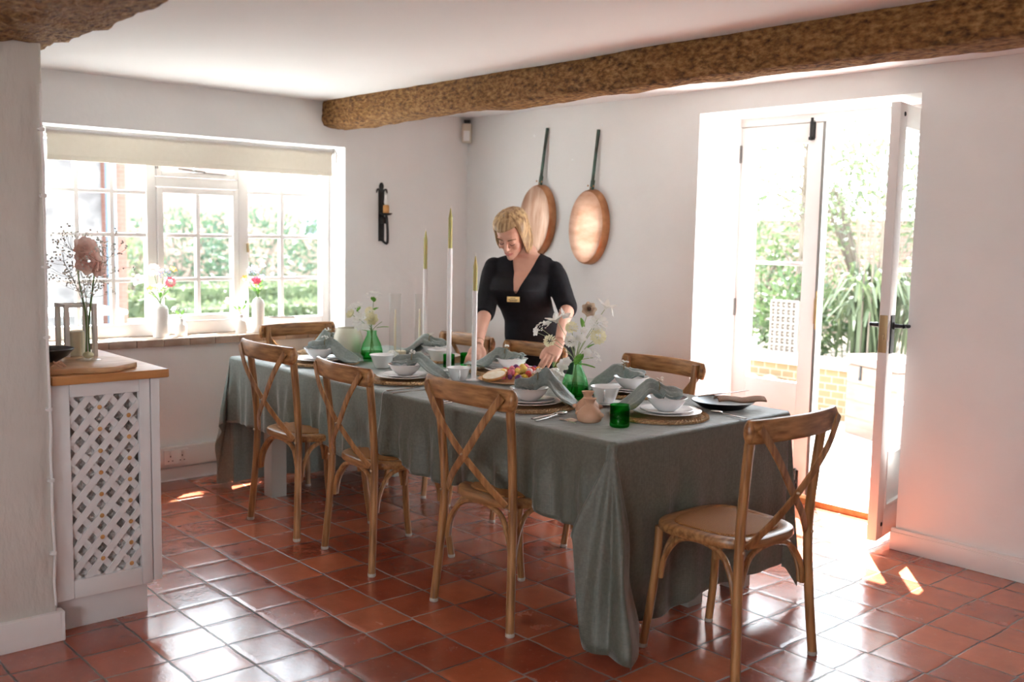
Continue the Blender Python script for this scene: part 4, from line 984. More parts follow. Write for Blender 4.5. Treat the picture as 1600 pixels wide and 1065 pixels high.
# far green bottle vase
VF = V((0.995,-1.480,T)); bottle(VF, 1.0, M['green_glass'], 'green glass bottle vase with cream flowers beside the round cream pot')
FL2 = [
 ('garden_flower', dict(path=stem_to(-.092,0,.285), blooms=[('spray', sp_(-.095,0,.29), sp_(-.3,.4,.9), .036, W_)], leaves=[(sp_(-.08,0,.265), sp_(.3,.2,.6), .04, .015)]), 'white cluster flower highest on the left of the far green vase'),
 ('rose_flower', dict(path=stem_to(-.108,.01,.250), blooms=[('rose', sp_(-.112,.01,.252), sp_(-.5,.6,.5), .024, 'petal_cream')]), 'small cream rose furthest left in the far green vase'),
 ('garden_flower', dict(path=stem_to(.010,0,.350), blooms=[('spray', sp_(.010,0,.360), sp_(.1,.2,1), .040, W_)], leaves=[(sp_(.012,0,.32), sp_(-.1,.4,.6), .04, .016), (sp_(.014,0,.275), sp_(.4,.4,.4), .035, .016)]), 'white cluster flower rising tallest from the far green vase'),
 ('rose_flower', dict(path=stem_to(.0,.03,.220), blooms=[('rose', sp_(.002,.03,.228), sp_(.1,.85,.4), .032, 'petal_cream')]), 'large cream yellow rose in the middle of the far green vase'),
 ('scabious_flower', dict(path=stem_to(-.050,.02,.205), blooms=[('ball', sp_(-.052,.02,.212), sp_(-.2,.7,.6), .038, W_)]), 'large white ball flower low on the left of the far green vase'),
 ('scabious_flower', dict(path=stem_to(-.012,.0,.270), blooms=[('ball', sp_(-.012,0,.268), sp_(0,.5,.8), .020, 'petal_cream')]), 'small pale ball flower behind the cream rose of the far green vase'),
 ('leafy_sprig', dict(path=stem_to(.058,.02,.215), blooms=[], leaves=[(sp_(.03,.02,.18), sp_(1,.2,.25), .07, .016), (sp_(-.02,.02,.16), sp_(-.5,.5,.3), .04, .012)]), 'green leaf spray pointing right from the far green vase'),
]
for nm, p, lab in FL2: flower(nm, VF, p, lab, 'flowers in the far green vase', 'foliage' if 'sprig' in nm else 'flower')
# hydrangea-like white heads lying on the table
def head(loc, r, n, label, mats=('petal_white','leaf'), seed=1):
    e = empty('flower_head', label, 'flower', loc); rr = random.Random(seed); mb = MB(); bloomc = MB()
    for i in range(n):
        h = 1-1.3*(i+.5)/n; a = i*2.39996; q = math.sqrt(max(0,1-h*h)); dn = V((math.cos(a)*q, math.sin(a)*q, h))
        bloom(mb, 'open', V((0,0,r*.75)) + dn*V((r,r,r*.7)).length*.58*rr.uniform(.85,1.05), dn, r*.30, rr)
    mb.build('florets', M[mats[0]], e, angle=180)
    MB().tube(bez([(0,0,r*.6),(r*.6,r*.2,r*.2),(r*1.3,r*.3,.006)],6), .003, 6).build('stem', M['stem'], e)
    lm = MB()
    for k in range(3):
        a = rr.uniform(0,6); petal(lm, (0,0,r*.45), (math.cos(a), math.sin(a), .05), (0,0,1), r*1.5, r*.4, -.15)
    lm.build('leaves', M[mats[1]], e, angle=180)
    return e
head((2.240,-1.285,T), .048, 60, 'white lacy flower head lying between the food platter and the near green vase', seed=3)
head((1.16,-1.455,T), .040, 40, 'white flower head lying just right of the far green vase', seed=5)
# food platter
pf = MB().lathe([(.001,0),(.13,0),(.19,.006),(.20,.012),(.195,.013),(.13,.006),(.001,.006)], 40); pf.M = None
po = pf.build('serving_board', M['board'], loc=(2.03,-1.330,T)); po.scale = (.95,.95,1); tag(po, 'round wooden serving board carrying bread and colourful fruit and petals', 'board')
for i, (x, y, rz, ti, lab) in enumerate(((1.965,-1.415,30,20,'slice of toasted bread propped at the left front of the serving board'), (2.015,-1.47,80,12,'slice of bread lying lowest at the front of the serving board'))):
    o = MB().prism([(.055*math.cos(a)*(1.15 if math.cos(a)>0 else 1), .040*math.sin(a)) for a in [2*PI*k/28 for k in range(28)]], 0, .013).build('bread_slice', M['bread'], bevel=.003)
    MB().rings([[V((.0565*math.cos(a)*(1.15 if math.cos(a)>0 else 1), .0415*math.sin(a), z)) for a in [2*PI*k/28 for k in range(28)]] for z in (.001,.012)], cap=False).build('crust', M['crust'], o, solid=.003)
    o.location = (x, y, T+.028); o.rotation_euler = (math.radians(ti), math.radians(-12), math.radians(rz)); tag(o, lab, 'bread')
food = [('petal_red','strawberry'),('petal_purple','blackberry'),('petal_orange','apricot'),('petal_yellow','yellow_tomato'),('petal_hot','raspberry'),('petal_palepink','fig')]
adj = {'petal_red':'red','petal_purple':'dark purple','petal_orange':'orange','petal_yellow':'yellow','petal_hot':'pink','petal_palepink':'pale pink'}
rr = random.Random(21); k = 0
for i in range(64):
    a = i*2.39996; q = math.sqrt((i+.5)/64)*.150
    x = 2.030+q*math.cos(a)*1.0; y = -1.300+q*math.sin(a)*1.0
    mt, nm = food[rr.randrange(6)]
    z = T+.012+.040*(1-(q/.150)**2)
    r_ = rr.uniform(.011,.018)
    if i % 3 == 0:
        mb = MB(); bloom(mb, 'rose' if i % 2 else 'open', (0,0,.006), (rr.uniform(-.4,.4), rr.uniform(-.4,.4), 1), r_*1.3, rr); o = mb.build('edible_flower', M[mt], loc=(x, y, z), angle=180)
        tag(o, f'{adj[mt]} edible flower in the heap on the serving board', 'flower', f'{adj[mt]} edible flowers on the serving board')
    else:
        mb = MB(); n_ = 14
        def bump(u, v):
            th = PI*u; ph = 2*PI*v; q_ = r_*(1+.06*math.sin(ph*4)*math.sin(th*5)); return V((q_*math.sin(th)*math.cos(ph), q_*math.sin(th)*math.sin(ph), q_*1.0*math.cos(th)+r_*.6))
        mb.grid(10, 14, bump)
        o = mb.build('fruit_piece', M[mt], loc=(x, y, z)); tag(o, f'{adj[mt]} piece of fruit heaped on the serving board', 'fruit', f'{adj[mt]} fruit on the serving board')

# ------------------------------------------------------------------ window sill vases
SZ = 0.8295
def sill_vase(y, h, r, label, neck=.45, x=-.085):
    if h > .14: prof = [(.001,0),(r*.96,0),(r,.004),(r,h*.84),(r*.8,h*.93),(r*neck,h*.97),(r*neck,h),(r*neck*.85,h),(r*neck*.8,h*.9),(.001,h*.5)]
    else: prof = [(.001,0),(r*.95,0),(r,.005),(r,h*.62),(r*.8,h*.74),(r*neck,h*.84),(r*neck,h*.97),(r*neck*1.1,h),(r*neck*.85,h),(r*neck*.8,h*.8),(.001,h*.4)]
    o = MB().lathe(prof, 28).build('bud_vase', M['matt_white'], loc=(x, y, SZ)); return tag(o, label, 'vase', None)
sill_vase(-2.215, .195, .043, 'tall white cylinder vase on the sill, the left one'); sill_vase(-2.095, .105, .034, 'short white bottle vase on the sill beside the left tall one')
sill_vase(-1.715, .115, .036, 'short white bottle vase on the sill beside the right tall one'); sill_vase(-1.600, .215, .037, 'tall white cylinder vase on the sill, the right one')
RS = V((0.10, 0.99, 0)); RC = V((.9,-.3,0))
def ss(r, t, h): return RS*r + RC*t + V((0,0,h))
def posy(y, base, items, where, x=-.085, stem='stem'):
    for nm, r, t, h, kind, rad, mt, lab in items:
        flower(nm, (x, y, SZ), dict(path=[ss(0,0,base*.5), ss(0,0,base), ss(r*.5, t*.5, base+(h-base)*.6), ss(r, t, h)], blooms=[(kind, ss(r, t, h), ss(r*4, .6, .6), rad, mt)],
               leaves=[(ss(r*.4, t*.4, base+(h-base)*.4), ss(r*6, .4, .5), .05, .010)]), lab + ' ' + where, 'flowers in the ' + where.split(' in the ')[-1] if ' in the ' in where else None, 'flower', stem)
posy(-2.215, .19, [('garden_flower',-.12,.02,.33,'open',.045,'petal_palepink','large pale pink flower on the left'),('garden_flower',-.04,.0,.39,'ball',.035,'petal_palepink','pale pink round flower at the top left'),
  ('garden_flower',.02,.02,.37,'spray',.040,'petal_blue','blue flower cluster in the middle'),('garden_flower',.055,.03,.32,'ball',.030,'petal_hot','deep pink flower on the right'),
  ('garden_flower',.075,.0,.39,'open',.026,'petal_orange','small orange flower at the upper right'),('garden_flower',-.06,.03,.28,'open',.024,'petal_yellow','small yellow flower low on the left'),('garden_flower',.0,.03,.29,'spray',.035,'petal_white','white cluster low in the middle')], 'in the left tall sill vase')
posy(-2.095, .10, [('garden_flower',-.035,.0,.16,'spray',.022,'petal_white','tiny white cluster on the left'),('garden_flower',.015,.01,.155,'spray',.018,'petal_white','tiny white cluster on the right')], 'in the left short sill vase')
posy(-1.715, .11, [('garden_flower',-.075,.01,.20,'open',.032,'petal_palepink','pale pink flower leaning left'),('leafy_sprig',.03,.01,.19,'bud',.012,'leaf','green bud spray'),('garden_flower',-.02,.02,.17,'spray',.022,'petal_white','small white cluster')], 'in the right short sill vase')
posy(-1.600, .21, [('garden_flower',-.02,.04,.315,'rose',.034,'petal_hot','deep pink rose'),('garden_flower',-.085,.0,.335,'open',.022,'petal_orange','small orange flower on the left'),('garden_flower',-.03,.0,.385,'spray',.040,'petal_blue','pale blue cluster at the top'),
  ('garden_flower',.03,.0,.34,'open',.022,'petal_blue','small blue flower on the right'),('garden_flower',.03,.01,.41,'open',.022,'petal_white','white flower highest on the right'),('garden_flower',-.055,.03,.31,'spray',.026,'petal_white','white cluster low on the left'),('garden_flower',.0,.0,.27,'open',.020,'petal_white','pale flower at the neck')], 'in the right tall sill vase')

# ------------------------------------------------------------------ lattice cabinet and what stands on it
cb = empty('lattice_cabinet', 'white painted cabinet with a diagonal lattice front beside the pier', 'cabinet', (1.70, -3.24, 0))
def lx(x): return x-1.70
def ly(y): return y+3.24
f_ = MB()
def fb(y0, y1, z0, z1, x0=1.925, x1=1.95): f_.box((lx(x0), ly(y0), z0), (lx(x1), ly(y1), z1))
fb(-3.438, -3.375, .125, .905); fb(-3.128, -3.088, .125, .905); fb(-3.375, -3.128, .858, .905); fb(-3.375, -3.128, .125, .192)
f_.build('front_frame', M['cab'], cb, bevel=.004)
MB().box((lx(1.905), ly(-3.084), .13), (lx(1.947), ly(-3.050), .905)).build('end_post', M['cab'], cb, bevel=.005)
bx = MB(); bx.box((lx(1.22), ly(-3.438), .125), (lx(1.925), ly(-3.425), .905)); bx.box((lx(1.22), ly(-3.098), .125), (lx(1.925), ly(-3.08), .905)); bx.box((lx(1.22), ly(-3.425), .125), (lx(1.235), ly(-3.098), .905)); bx.box((lx(1.235), ly(-3.425), .125), (lx(1.925), ly(-3.098), .14))
bx.build('carcass', M['cab'], cb)
MB().box((lx(1.24), ly(-3.43), .0), (lx(1.903), ly(-3.093), .125)).build('plinth', M['cab'], cb, bevel=.003)
# lattice strips with orange pegs
la, lb = MB(), MB(); y0, y1, z0, z1 = -3.378, -3.125, .188, .862
def strip(m, c, sgn, xa, xb, w_=.0235):
    # line z = c + sgn*(y) ; clip to the opening
    pts = []
    ya, yb = y0, y1
    za, zb = c + sgn*(ya-y0)*1.15, c + sgn*(yb-y0)*1.15
    # clip z
    def clip(ya, za, yb, zb):
        out = []
        for t0_ in [(ya, za, yb, zb)]:
            dy, dz = yb-ya, zb-za; lo, hi = 0.0, 1.0
            for lim, s in ((z0, 1), (z1, -1)):
                A_ = s*(za-lim); B_ = s*dz
                if abs(B_) < 1e-9: continue
                t = -A_/B_
                if B_ > 0: lo = max(lo, t)
                else: hi = min(hi, t)
            if hi > lo+.02: out = [(ya+dy*lo, za+dz*lo), (ya+dy*hi, za+dz*hi)]
        return out
    q = clip(ya, za, yb, zb)
    if q:
        (a, b), (c_, d_) = q
        m.bar((lx((xa+xb)/2), ly(a), b), (lx((xa+xb)/2), ly(c_), d_), w_, xb-xa, (1,0,0))
    return q
stp = .0800
rows = []
for i in range(-6, 16): strip(la, z0 + .02 + i*stp, 1, 1.934, 1.941); strip(lb, z0 + .03 + i*stp, -1, 1.926, 1.933)
la.build('lattice_strips', M['cab'], cb); lb.build('lattice_strips', M['cab'], cb)
pegs = MB(); n_ = 0
for i in range(-6, 16):
    for j in range(-2, 16):
        # crossing of z = a + 1.15t and z = b - 1.15t
        a, b = z0+.02+i*stp, z0+.03+j*stp; t = (b-a)/2.3; z = a+1.15*t
        if .012 < t < y1-y0-.012 and z0+.015 < z < z1-.015 and (i*2+j) % 3 == 0:
            MB().ball((lx(1.9415), ly(y0+t), z), (.003,.0085,.0085), 8, 5).build('wooden_peg', M['crust'], cb); n_ += 1
# added pale sheet behind the lattice; its mottled colour stands in for gleams inside
gleam_mat = noisy('painted_gleams', (0.40,0.37,0.34), (0.86,0.85,0.84), (16,16,16), 0.3, 0.9, (30,30,30), metal=0.0, dist=.02)
MB().grid(20, 40, lambda u, v: V((lx(1.910)+.010*noise.noise(V((u*9,v*22,1)))+.006*noise.noise(V((u*23,v*50,5))), ly(lerp(-3.42,-3.10,u)), lerp(.14,.88,v)))).build('gleam_sheet', gleam_mat, cb, angle=30, solid=.003)
wt = MB().box((1.215, -3.438, .906), (1.972, -3.022, .938)).build('worktop', M['worktop'], bevel=.005); tag(wt, 'thick wooden worktop on the lattice cabinet', 'worktop')
# chopping board
poly = [(1.900,-3.105),(1.985,-3.215),(1.990,-3.255),(1.975,-3.30),(1.955,-3.345),(1.962,-3.385),(1.958,-3.432),(1.62,-3.432),(1.60,-3.25),(1.66,-3.14),(1.74,-3.10)]
poly = [(x-.025, y) for x, y in poly]
cbd = MB().prism(poly, 0, .020).build('chopping_board', M['board'], loc=(0,0,.939), bevel=.004); tag(cbd, 'shaped wooden board on the worktop under the jar of pink flowers', 'board')
BZ = .960
JP = (1.735,-3.235,BZ)
o = MB().lathe([(.001,0),(.044,0),(.046,.002),(.040,.004),(.001,.004)], 32).build('glass_coaster', M['glass'], loc=JP); tag(o, 'clear glass saucer under the jar of pink flowers', 'saucer')
jar = MB().lathe([(.001,.005),(.021,.005),(.0235,.010),(.024,.08),(.0235,.095),(.0255,.100),(.0255,.106),(.024,.110),(.0255,.118),(.0255,.124),(.0225,.130),(.022,.26),(.0205,.262),(.0205,.13),(.022,.10),(.0215,.012),(.001,.010)], 32).build('glass_jar', M['glass'], loc=JP); tag(jar, 'tall ribbed clear glass jar of pink flowers on the wooden board', 'vase')
wb = MB().ball((0,0,.020), (.020,.020,.013), 16, 10); o = wb.build('citrus_slice', M['petal_cream'], loc=(JP[0],JP[1],JP[2]-.001)); tag(o, 'pale citrus piece in the bottom of the glass jar', 'fruit')
# pink flowers and gypsophila
JX = V((.66,.75,0))
def jj(r, t, h): return JX*r + TOC*t + V((0,0,h))
flower('ranunculus_flower', JP, dict(path=[jj(-.008,0,.03), jj(-.004,0,.16), jj(-.028,0,.30), jj(-.030,0,.40), jj(-.012,.0,.425)], blooms=[('rose', jj(.002,.01,.415), jj(.5,.6,.4), .050, 'petal_pink')]), 'pink ruffled flower, the upper one in the glass jar', None, 'flower', 'stem', .0026)
flower('ranunculus_flower', JP, dict(path=[jj(.006,0,.03), jj(.004,0,.12), jj(.022,0,.27), jj(.030,0,.33), jj(.016,.0,.365)], blooms=[('rose', jj(.016,.012,.372), jj(.3,.8,.1), .056, 'petal_pink'), ('rose', jj(.045,.01,.345), jj(.8,.4,-.1), .034, 'petal_pink')]), 'pink ruffled flowers, the lower pair in the glass jar', None, 'flower', 'stem', .003)
def gyp(label, dirs, root, seed):
    e = empty('babys_breath_sprig', label, 'flower', root); rr = random.Random(seed); st = MB(); bl_ = MB()
    main = bez(dirs, 10); st.tube(main, .0013, 5)
    tip = main[-1]
    for i in range(34):
        b = main[rr.randrange(4, 11)]; d_ = V((rr.gauss(0,.6), rr.gauss(0,.6), rr.uniform(.1,1))).normalized()*rr.uniform(.04,.11)
        p = b + d_; st.tube([b, b + d_*.5 + V((0,0,-.006)), p], .0006, 4)
        for k in range(3):
            q = p + V((rr.gauss(0,.010), rr.gauss(0,.010), rr.gauss(0,.010))); bl_.ball(q, .0036, 6, 4)
    st.build('stem', M['dry_stem'], e); bl_.build('tiny_blossoms', M['petal_white'], e)
gyp('white baby\'s breath spray on the left of the glass jar', [jj(-.004,0,.03), jj(-.012,0,.2), jj(-.05,0,.30), jj(-.085,0,.37)], JP, 4)
gyp('white baby\'s breath spray behind the pink flowers of the glass jar', [jj(.0,-.01,.03), jj(-.004,-.01,.2), jj(-.03,-.01,.36), jj(-.06,-.01,.42)], JP, 6)
gyp('white baby\'s breath spray on the right of the glass jar', [jj(.004,0,.03), jj(.008,0,.2), jj(.05,0,.33), jj(.10,0,.40)], JP, 8)
# lantern behind the jar
ln = empty('candle_lantern', 'grey framed square glass lantern behind the jar of pink flowers', 'lantern', (1.545,-3.215,.939), math.radians(0))
lm = MB(); w2, h2 = .052, .215
for sx_ in (-1, 1):
    for sy_ in (-1, 1): lm.box((sx_*w2-.0085, sy_*w2-.0085, 0), (sx_*w2+.0085, sy_*w2+.0085, h2+.007))
for z in (.004, h2):
    for s in (-1, 1): lm.box((-w2-.006, s*w2-.006, z-.006), (w2+.006, s*w2+.006, z+.006)); lm.box((s*w2-.0055, -w2-.0055, z-.0055), (s*w2+.0055, w2+.0055, z+.0055))
lm.box((-w2,-w2,.0005),(w2,w2,.007))
lm.build('lantern_frame', M['lantern_metal'], ln)
for s in (-1, 1):
    MB().box((-w2, s*w2-.001, .01), (w2, s*w2+.001, h2-.006)).build('glass_side', M['glass'], ln, smooth=False); MB().box((s*w2-.001, -w2, .01), (s*w2+.001, w2, h2-.006)).build('glass_side', M['glass'], ln, smooth=False)
o = MB().lathe([(.001,0),(.028,0),(.029,.003),(.029,.105),(.025,.108),(.001,.104)], 24).build('pillar_candle', M['cream_wax'], loc=(1.545,-3.215,.946)); tag(o, 'cream pillar candle inside the grey glass lantern', 'candle')
o = MB().lathe([(.001,.0),(.035,.0),(.07,.020),(.095,.048),(.092,.049),(.066,.024),(.030,.006),(.001,.005)], 32).build('black_bowl', M['black_plate'], loc=(1.70,-3.372,BZ)); tag(o, 'black bowl on the wooden board, half hidden by the pier', 'bowl')
o = MB().box((-.10,-.06,0),(.10,.06,.035)).build('terracotta_block', M['terracotta'], loc=(1.38,-3.33,.939), bevel=.006); tag(o, 'orange brown dish edge beyond the black bowl, against the pier', 'dish')
tw = MB(); rr = random.Random(3)
for i in range(6): tw.tube(bez([(rr.uniform(-.03,.03), rr.uniform(-.02,.02), .003), (rr.uniform(-.03,.03), rr.uniform(-.02,.02), .022), (rr.uniform(-.04,.04), rr.uniform(-.03,.03), .006)], 6), .0022, 5)
o = tw.build('dried_twig', M['terracotta'], loc=(1.90,-3.395,BZ)); tag(o, 'small dried reddish twig at the front corner of the wooden board', 'twig')

# ------------------------------------------------------------------ the woman leaning over the table
DG = bpy.context.evaluated_depsgraph_get
def fuse(mb, name, mat, voxel, smooth_it=4, parent=None, cut=None):
    o = mb.build(name, mat)
    md = o.modifiers.new('r', 'REMESH'); md.mode = 'VOXEL'; md.voxel_size = voxel; md.use_smooth_shade = True
    s = o.modifiers.new('s', 'SMOOTH'); s.iterations = smooth_it; s.factor = 0.5
    bpy.context.view_layer.update()
    me = bpy.data.meshes.new_from_object(o.evaluated_get(DG()))
    o.modifiers.clear(); o.data = me
    if not me.materials: me.materials.append(mat)
    if cut:
        bm = bmesh.new(); bm.from_mesh(me)
        bmesh.ops.delete(bm, geom=[f for f in bm.faces if cut(f.calc_center_median(), f.normal)], context='FACES')
        for _ in range(14):
            mv = {}
            for v in bm.verts:
                nb_ = [e.other_vert(v).co for e in v.link_edges if e.is_boundary]
                if len(nb_) == 2: mv[v] = v.co*.4 + (nb_[0]+nb_[1])*.3
            for v, c in mv.items(): v.co = c
        bm.to_mesh(me); bm.free()
    me.polygons.foreach_set('use_smooth', [True]*len(me.polygons))
    if parent: o.parent = parent
    return o
J = dict(shR=(1.282,-.857,1.305), shL=(1.551,-.646,1.292), neckb=(1.411,-.722,1.334), headc=(1.417,-.845,1.475), elbR=(1.351,-.974,1.037), wrR=(1.504,-1.146,.872), knR=(1.522,-1.186,.822), tiR=(1.529,-1.214,.772),
         elbL=(1.662,-.647,1.068), wrL=(1.837,-.869,.912), knL=(1.840,-.924,.838), tiL=(1.836,-.970,.770), bust=(1.432,-.803,1.158), waist=(1.405,-.672,.972), hip=(1.385,-.595,.80))
J = {k: V(v) for k, v in J.items()}
J['shR'].z -= .028; J['shL'].z -= .028
LA = V((.787,.617,0)); FA = V((.617,-.787,0))
hh = math.radians(-66); pt_ = math.radians(42)
hor = V((math.cos(hh), math.sin(hh), 0))
HF = hor*math.cos(pt_) - V((0,0,1))*math.sin(pt_); HU = hor*math.sin(pt_) + V((0,0,1))*math.cos(pt_); HL = HU.cross(HF)*-1
if HL.dot(LA) < 0: HL = -HL
# slight roll of the head towards her right
HM = Matrix((( HL.x,HF.x,HU.x,J['headc'].x),(HL.y,HF.y,HU.y,J['headc'].y),(HL.z,HF.z,HU.z,J['headc'].z),(0,0,0,1))) @ Matrix.Rotation(math.radians(5), 4, 'Y') @ Matrix.Diagonal((1.04,1.04,1.04,1))
def ell_ring(c, hw, hdf, hdb, n=28, a=LA, f=FA):
    out = []
    for j in range(n):
        t = 2*PI*j/n; q = math.sin(t)
        out.append(V(c) + a*(hw*math.copysign(abs(math.cos(t))**.9, math.cos(t))) + f*((hdf if q > 0 else hdb)*q))
    return out
def torso(ins=0.0, low=True):
    nb, bu, wa, hi = J['neckb'], J['bust'], J['waist'], J['hip']
    sm = (J['shR']+J['shL'])/2 + V((0,0,.028))
    rr = [ell_ring(nb + V((0,0,.035)) + FA*.02, .060, .055, .055), ell_ring(nb + V((0,0,.016)) + FA*.01, .098, .060, .065), ell_ring(sm.lerp(nb,.35) + V((0,0,.022)), .148, .068, .082), ell_ring(sm + V((0,0,-.010)), .178, .080, .092), ell_ring(sm + V((0,0,-.045)), .186, .095, .097),
          ell_ring(sm.lerp(bu,.55), .176, .125, .105), ell_ring(bu, .172, .158, .105), ell_ring(bu.lerp(wa,.30), .164, .145, .105), ell_ring(bu.lerp(wa,.65), .152, .120, .105), ell_ring(wa, .156, .122, .110), ell_ring(wa.lerp(hi,.5), .178, .130, .128), ell_ring(hi, .190, .132, .140), ell_ring(hi + V((-.01,.015,-.06)), .186, .125, .13)]
    if ins:
        out = []
        for r in rr:
            c = sum(r, V())/len(r); out.append([c + (p-c)*(1-ins/(p-c).length) for p in r])
        rr = out
    return rr
def head_rings():
    T_ = [(-.119,.018,.086,-.045),(-.110,.038,.094,-.02),(-.092,.050,.094,.015),(-.066,.059,.091,.045),(-.035,.067,.089,.075),(-.005,.071,.085,.092),(.025,.074,.090,.100),(.055,.073,.086,.100),(.082,.065,.070,.088),(.103,.045,.045,.064),(.116,.018,.016,.028)]
    out = []
    for z, w_, f, b in T_:
        out.append([HM @ V((w_*math.copysign(abs(math.cos(t))**.85, math.cos(t)), (f if math.sin(t) > 0 else b)*math.sin(t), z)) for t in [2*PI*j/28 for j in range(28)]])
    return out
body = MB()
body.rings(torso(.014)); body.rings(head_rings())
hp = lambda x, y, z: HM @ V((x, y, z))
body.tube([hp(0,.084,.012), hp(0,.098,-.010), hp(0,.110,-.030), hp(0,.106,-.040)], [.0085,.0095,.0125,.010], 10)
for s in (-1, 1):
    body.ball(hp(s*.011,.098,-.036), .0085, 10, 6); body.ball(hp(s*.036,.066,-.034), .024, 12, 8); body.ball(hp(s*.031,.077,.001), (.015), 10, 8)
    body.tube([hp(s*.012,.089,.021), hp(s*.034,.087,.027), hp(s*.052,.074,.020)], [.007,.0075,.006], 8)
    body.ball(hp(s*.072,-.004,-.012), .016, 10, 8)
body.ball(hp(0,.084,-.104), .020, 12, 8)
body.ball(hp(0,.090,-.066), .014, 10, 6); body.ball(hp(0,.089,-.077), .013, 10, 6)
body.tube([hp(0,-.015,-.03), hp(0,-.02,-.085), J['neckb']+V((0,0,.03)), J['neckb']+V((0,0,-.03))], [.052,.053,.056,.075], 16)
def arm(sh, el, wr):
    body.tube(bez([sh, sh.lerp(el,.5)+V((0,0,.004)), el, el.lerp(wr,.35), wr], 16), [.050,.049,.047,.046,.045,.043,.041,.040,.041,.041,.040,.038,.035,.032,.029,.027,.026], 14)
def hand(wr, kn, ti, side, spread):
    """palm from wrist to knuckles, four unequal bent fingers, thumb off the side of the palm"""
    d = (kn-wr).normalized(); back = (d.cross(side)).normalized()
    body.tube([wr - d*.01, wr + d*.018, wr.lerp(kn,.55), kn], [.025,.027,.034,.034], 14, ell=(1.2,.46), upv=tuple(back))
    ln_ = (.92, 1.05, 1.0, .80)
    for i, q in enumerate((-1.5,-.5,.5,1.5)):
        b = kn - d*.006 + side*(q*.0205); e = ti + side*(q*.0225*spread); e = b + (e-b)*ln_[i]
        m1 = b.lerp(e,.42) + back*.012; m2 = b.lerp(e,.74) + back*.010
        body.tube(bez([b, m1, m2, e], 10), [.0095,.0092,.0090,.0088,.0088,.0084,.0082,.0080,.0076,.0070,.0055], 8)
    return d, back
arm(J['shR'], J['elbR'], J['wrR']); arm(J['shL'], J['elbL'], J['wrL'])
sR = V((.66,.75,.0)).normalized(); sL = V((.62,.78,-.08)).normalized()
dR, bR = hand(J['wrR'], J['knR'], J['tiR'], sR, 1.0)
dL, bL = hand(J['wrL'], J['knL'], J['tiL'], sL, 1.05)
# thumbs on the inner side of each palm
body.tube(bez([J['wrR'].lerp(J['knR'],.25)+sR*.026, J['wrR'].lerp(J['knR'],.75)+sR*.050+dR*.005, J['knR']+sR*.050+dR*.028], 8), [.013,.0135,.013,.0125,.012,.0112,.0105,.009,.0065], 8)
body.tube(bez([J['wrL'].lerp(J['knL'],.25)-sL*.026, J['wrL'].lerp(J['knL'],.75)-sL*.050+dL*.005, J['knL']-sL*.048+dL*.028], 8), [.013,.0135,.013,.0125,.012,.0112,.0105,.009,.0065], 8)
hip = J['hip']
for s in (-1, 1):
    a = hip + LA*(s*.085) + V((0,.02,-.02)); k_ = V((a.x-.01, a.y+.02, .44)); f_ = V((a.x-.02, a.y+.05, .06))
    body.tube(bez([a, a.lerp(k_,.5), k_, k_.lerp(f_,.4)+V((0,.015,0)), f_], 14), [.085,.083,.080,.075,.069,.062,.056,.053,.052,.052,.050,.046,.040,.036,.034], 14)
woman = fuse(body, 'person', M['skin'], 0.0036, 4)
tag(woman, 'woman with a blonde bob in black, leaning over the table arranging a napkin', 'person')
# clothing
top = MB(); top.rings(torso(0))
for sh, el, wr, cuff in ((J['shR'], J['elbR'], J['wrR'], .14), (J['shL'], J['elbL'], J['wrL'], .10)):
    c_ = el.lerp(wr, cuff)
    top.tube(bez([sh + V((0,0,.0)), sh.lerp(el,.35), sh.lerp(el,.75), el, c_], 14), [.054,.060,.063,.063,.062,.061,.060,.059,.058,.058,.058,.057,.055,.053,.050], 16)
    top.ball(sh, .056, 14, 10)
VT = V((1.522,-.901,1.137)); nb = J['neckb']
def vcut(p, n):
    l = (p - VT).dot(LA); f = (p - nb).dot(FA)
    axis0 = (nb - VT).dot(LA)*min(1.3, max(0, (p.z-VT.z)/(nb.z-VT.z)))
    if f > -.01 and p.z > VT.z and abs(l-axis0) < .004 + .066*(p.z-VT.z)/(nb.z-VT.z): return True
    if p.z > nb.z + .008 and (p-nb-FA*.01).xy.length < .075: return True
    return False
tp = fuse(top, 'black_top', M['black'], 0.006, 9, None, vcut); tp.parent = woman
tp.modifiers.new('solid', 'SOLIDIFY').thickness = .003
tr = MB()
for s in (-1, 1):
    a = hip + LA*(s*.09) + V((0,.02,.02)); k_ = V((a.x-.01, a.y+.02, .44)); f_ = V((a.x-.02, a.y+.05, .075))
    tr.tube(bez([a, a.lerp(k_,.5), k_, k_.lerp(f_,.4)+V((0,.01,0)), f_], 14), [.108,.106,.100,.094,.088,.082,.077,.073,.071,.070,.069,.068,.066,.064,.062], 16)
    MB().tube(bez([(f_.x,f_.y+.03,.035), (f_.x+.01,f_.y-.03,.035), (f_.x+.02,f_.y-.10,.028), (f_.x+.03,f_.y-.165,.022)], 8), [.036,.040,.041,.040,.039,.038,.036,.030,.018], 12, ell=(1,.8)).build('shoe', M['black_plate'], woman)
tr.rings([ell_ring(hip + V((0,0,.06)), .188,.134,.142), ell_ring(hip + V((0,.01,-.03)), .196,.138,.145), ell_ring(hip + V((0,.02,-.12)), .188,.125,.13)])
fuse(tr, 'trousers', M['black'], 0.009, 4).parent = woman
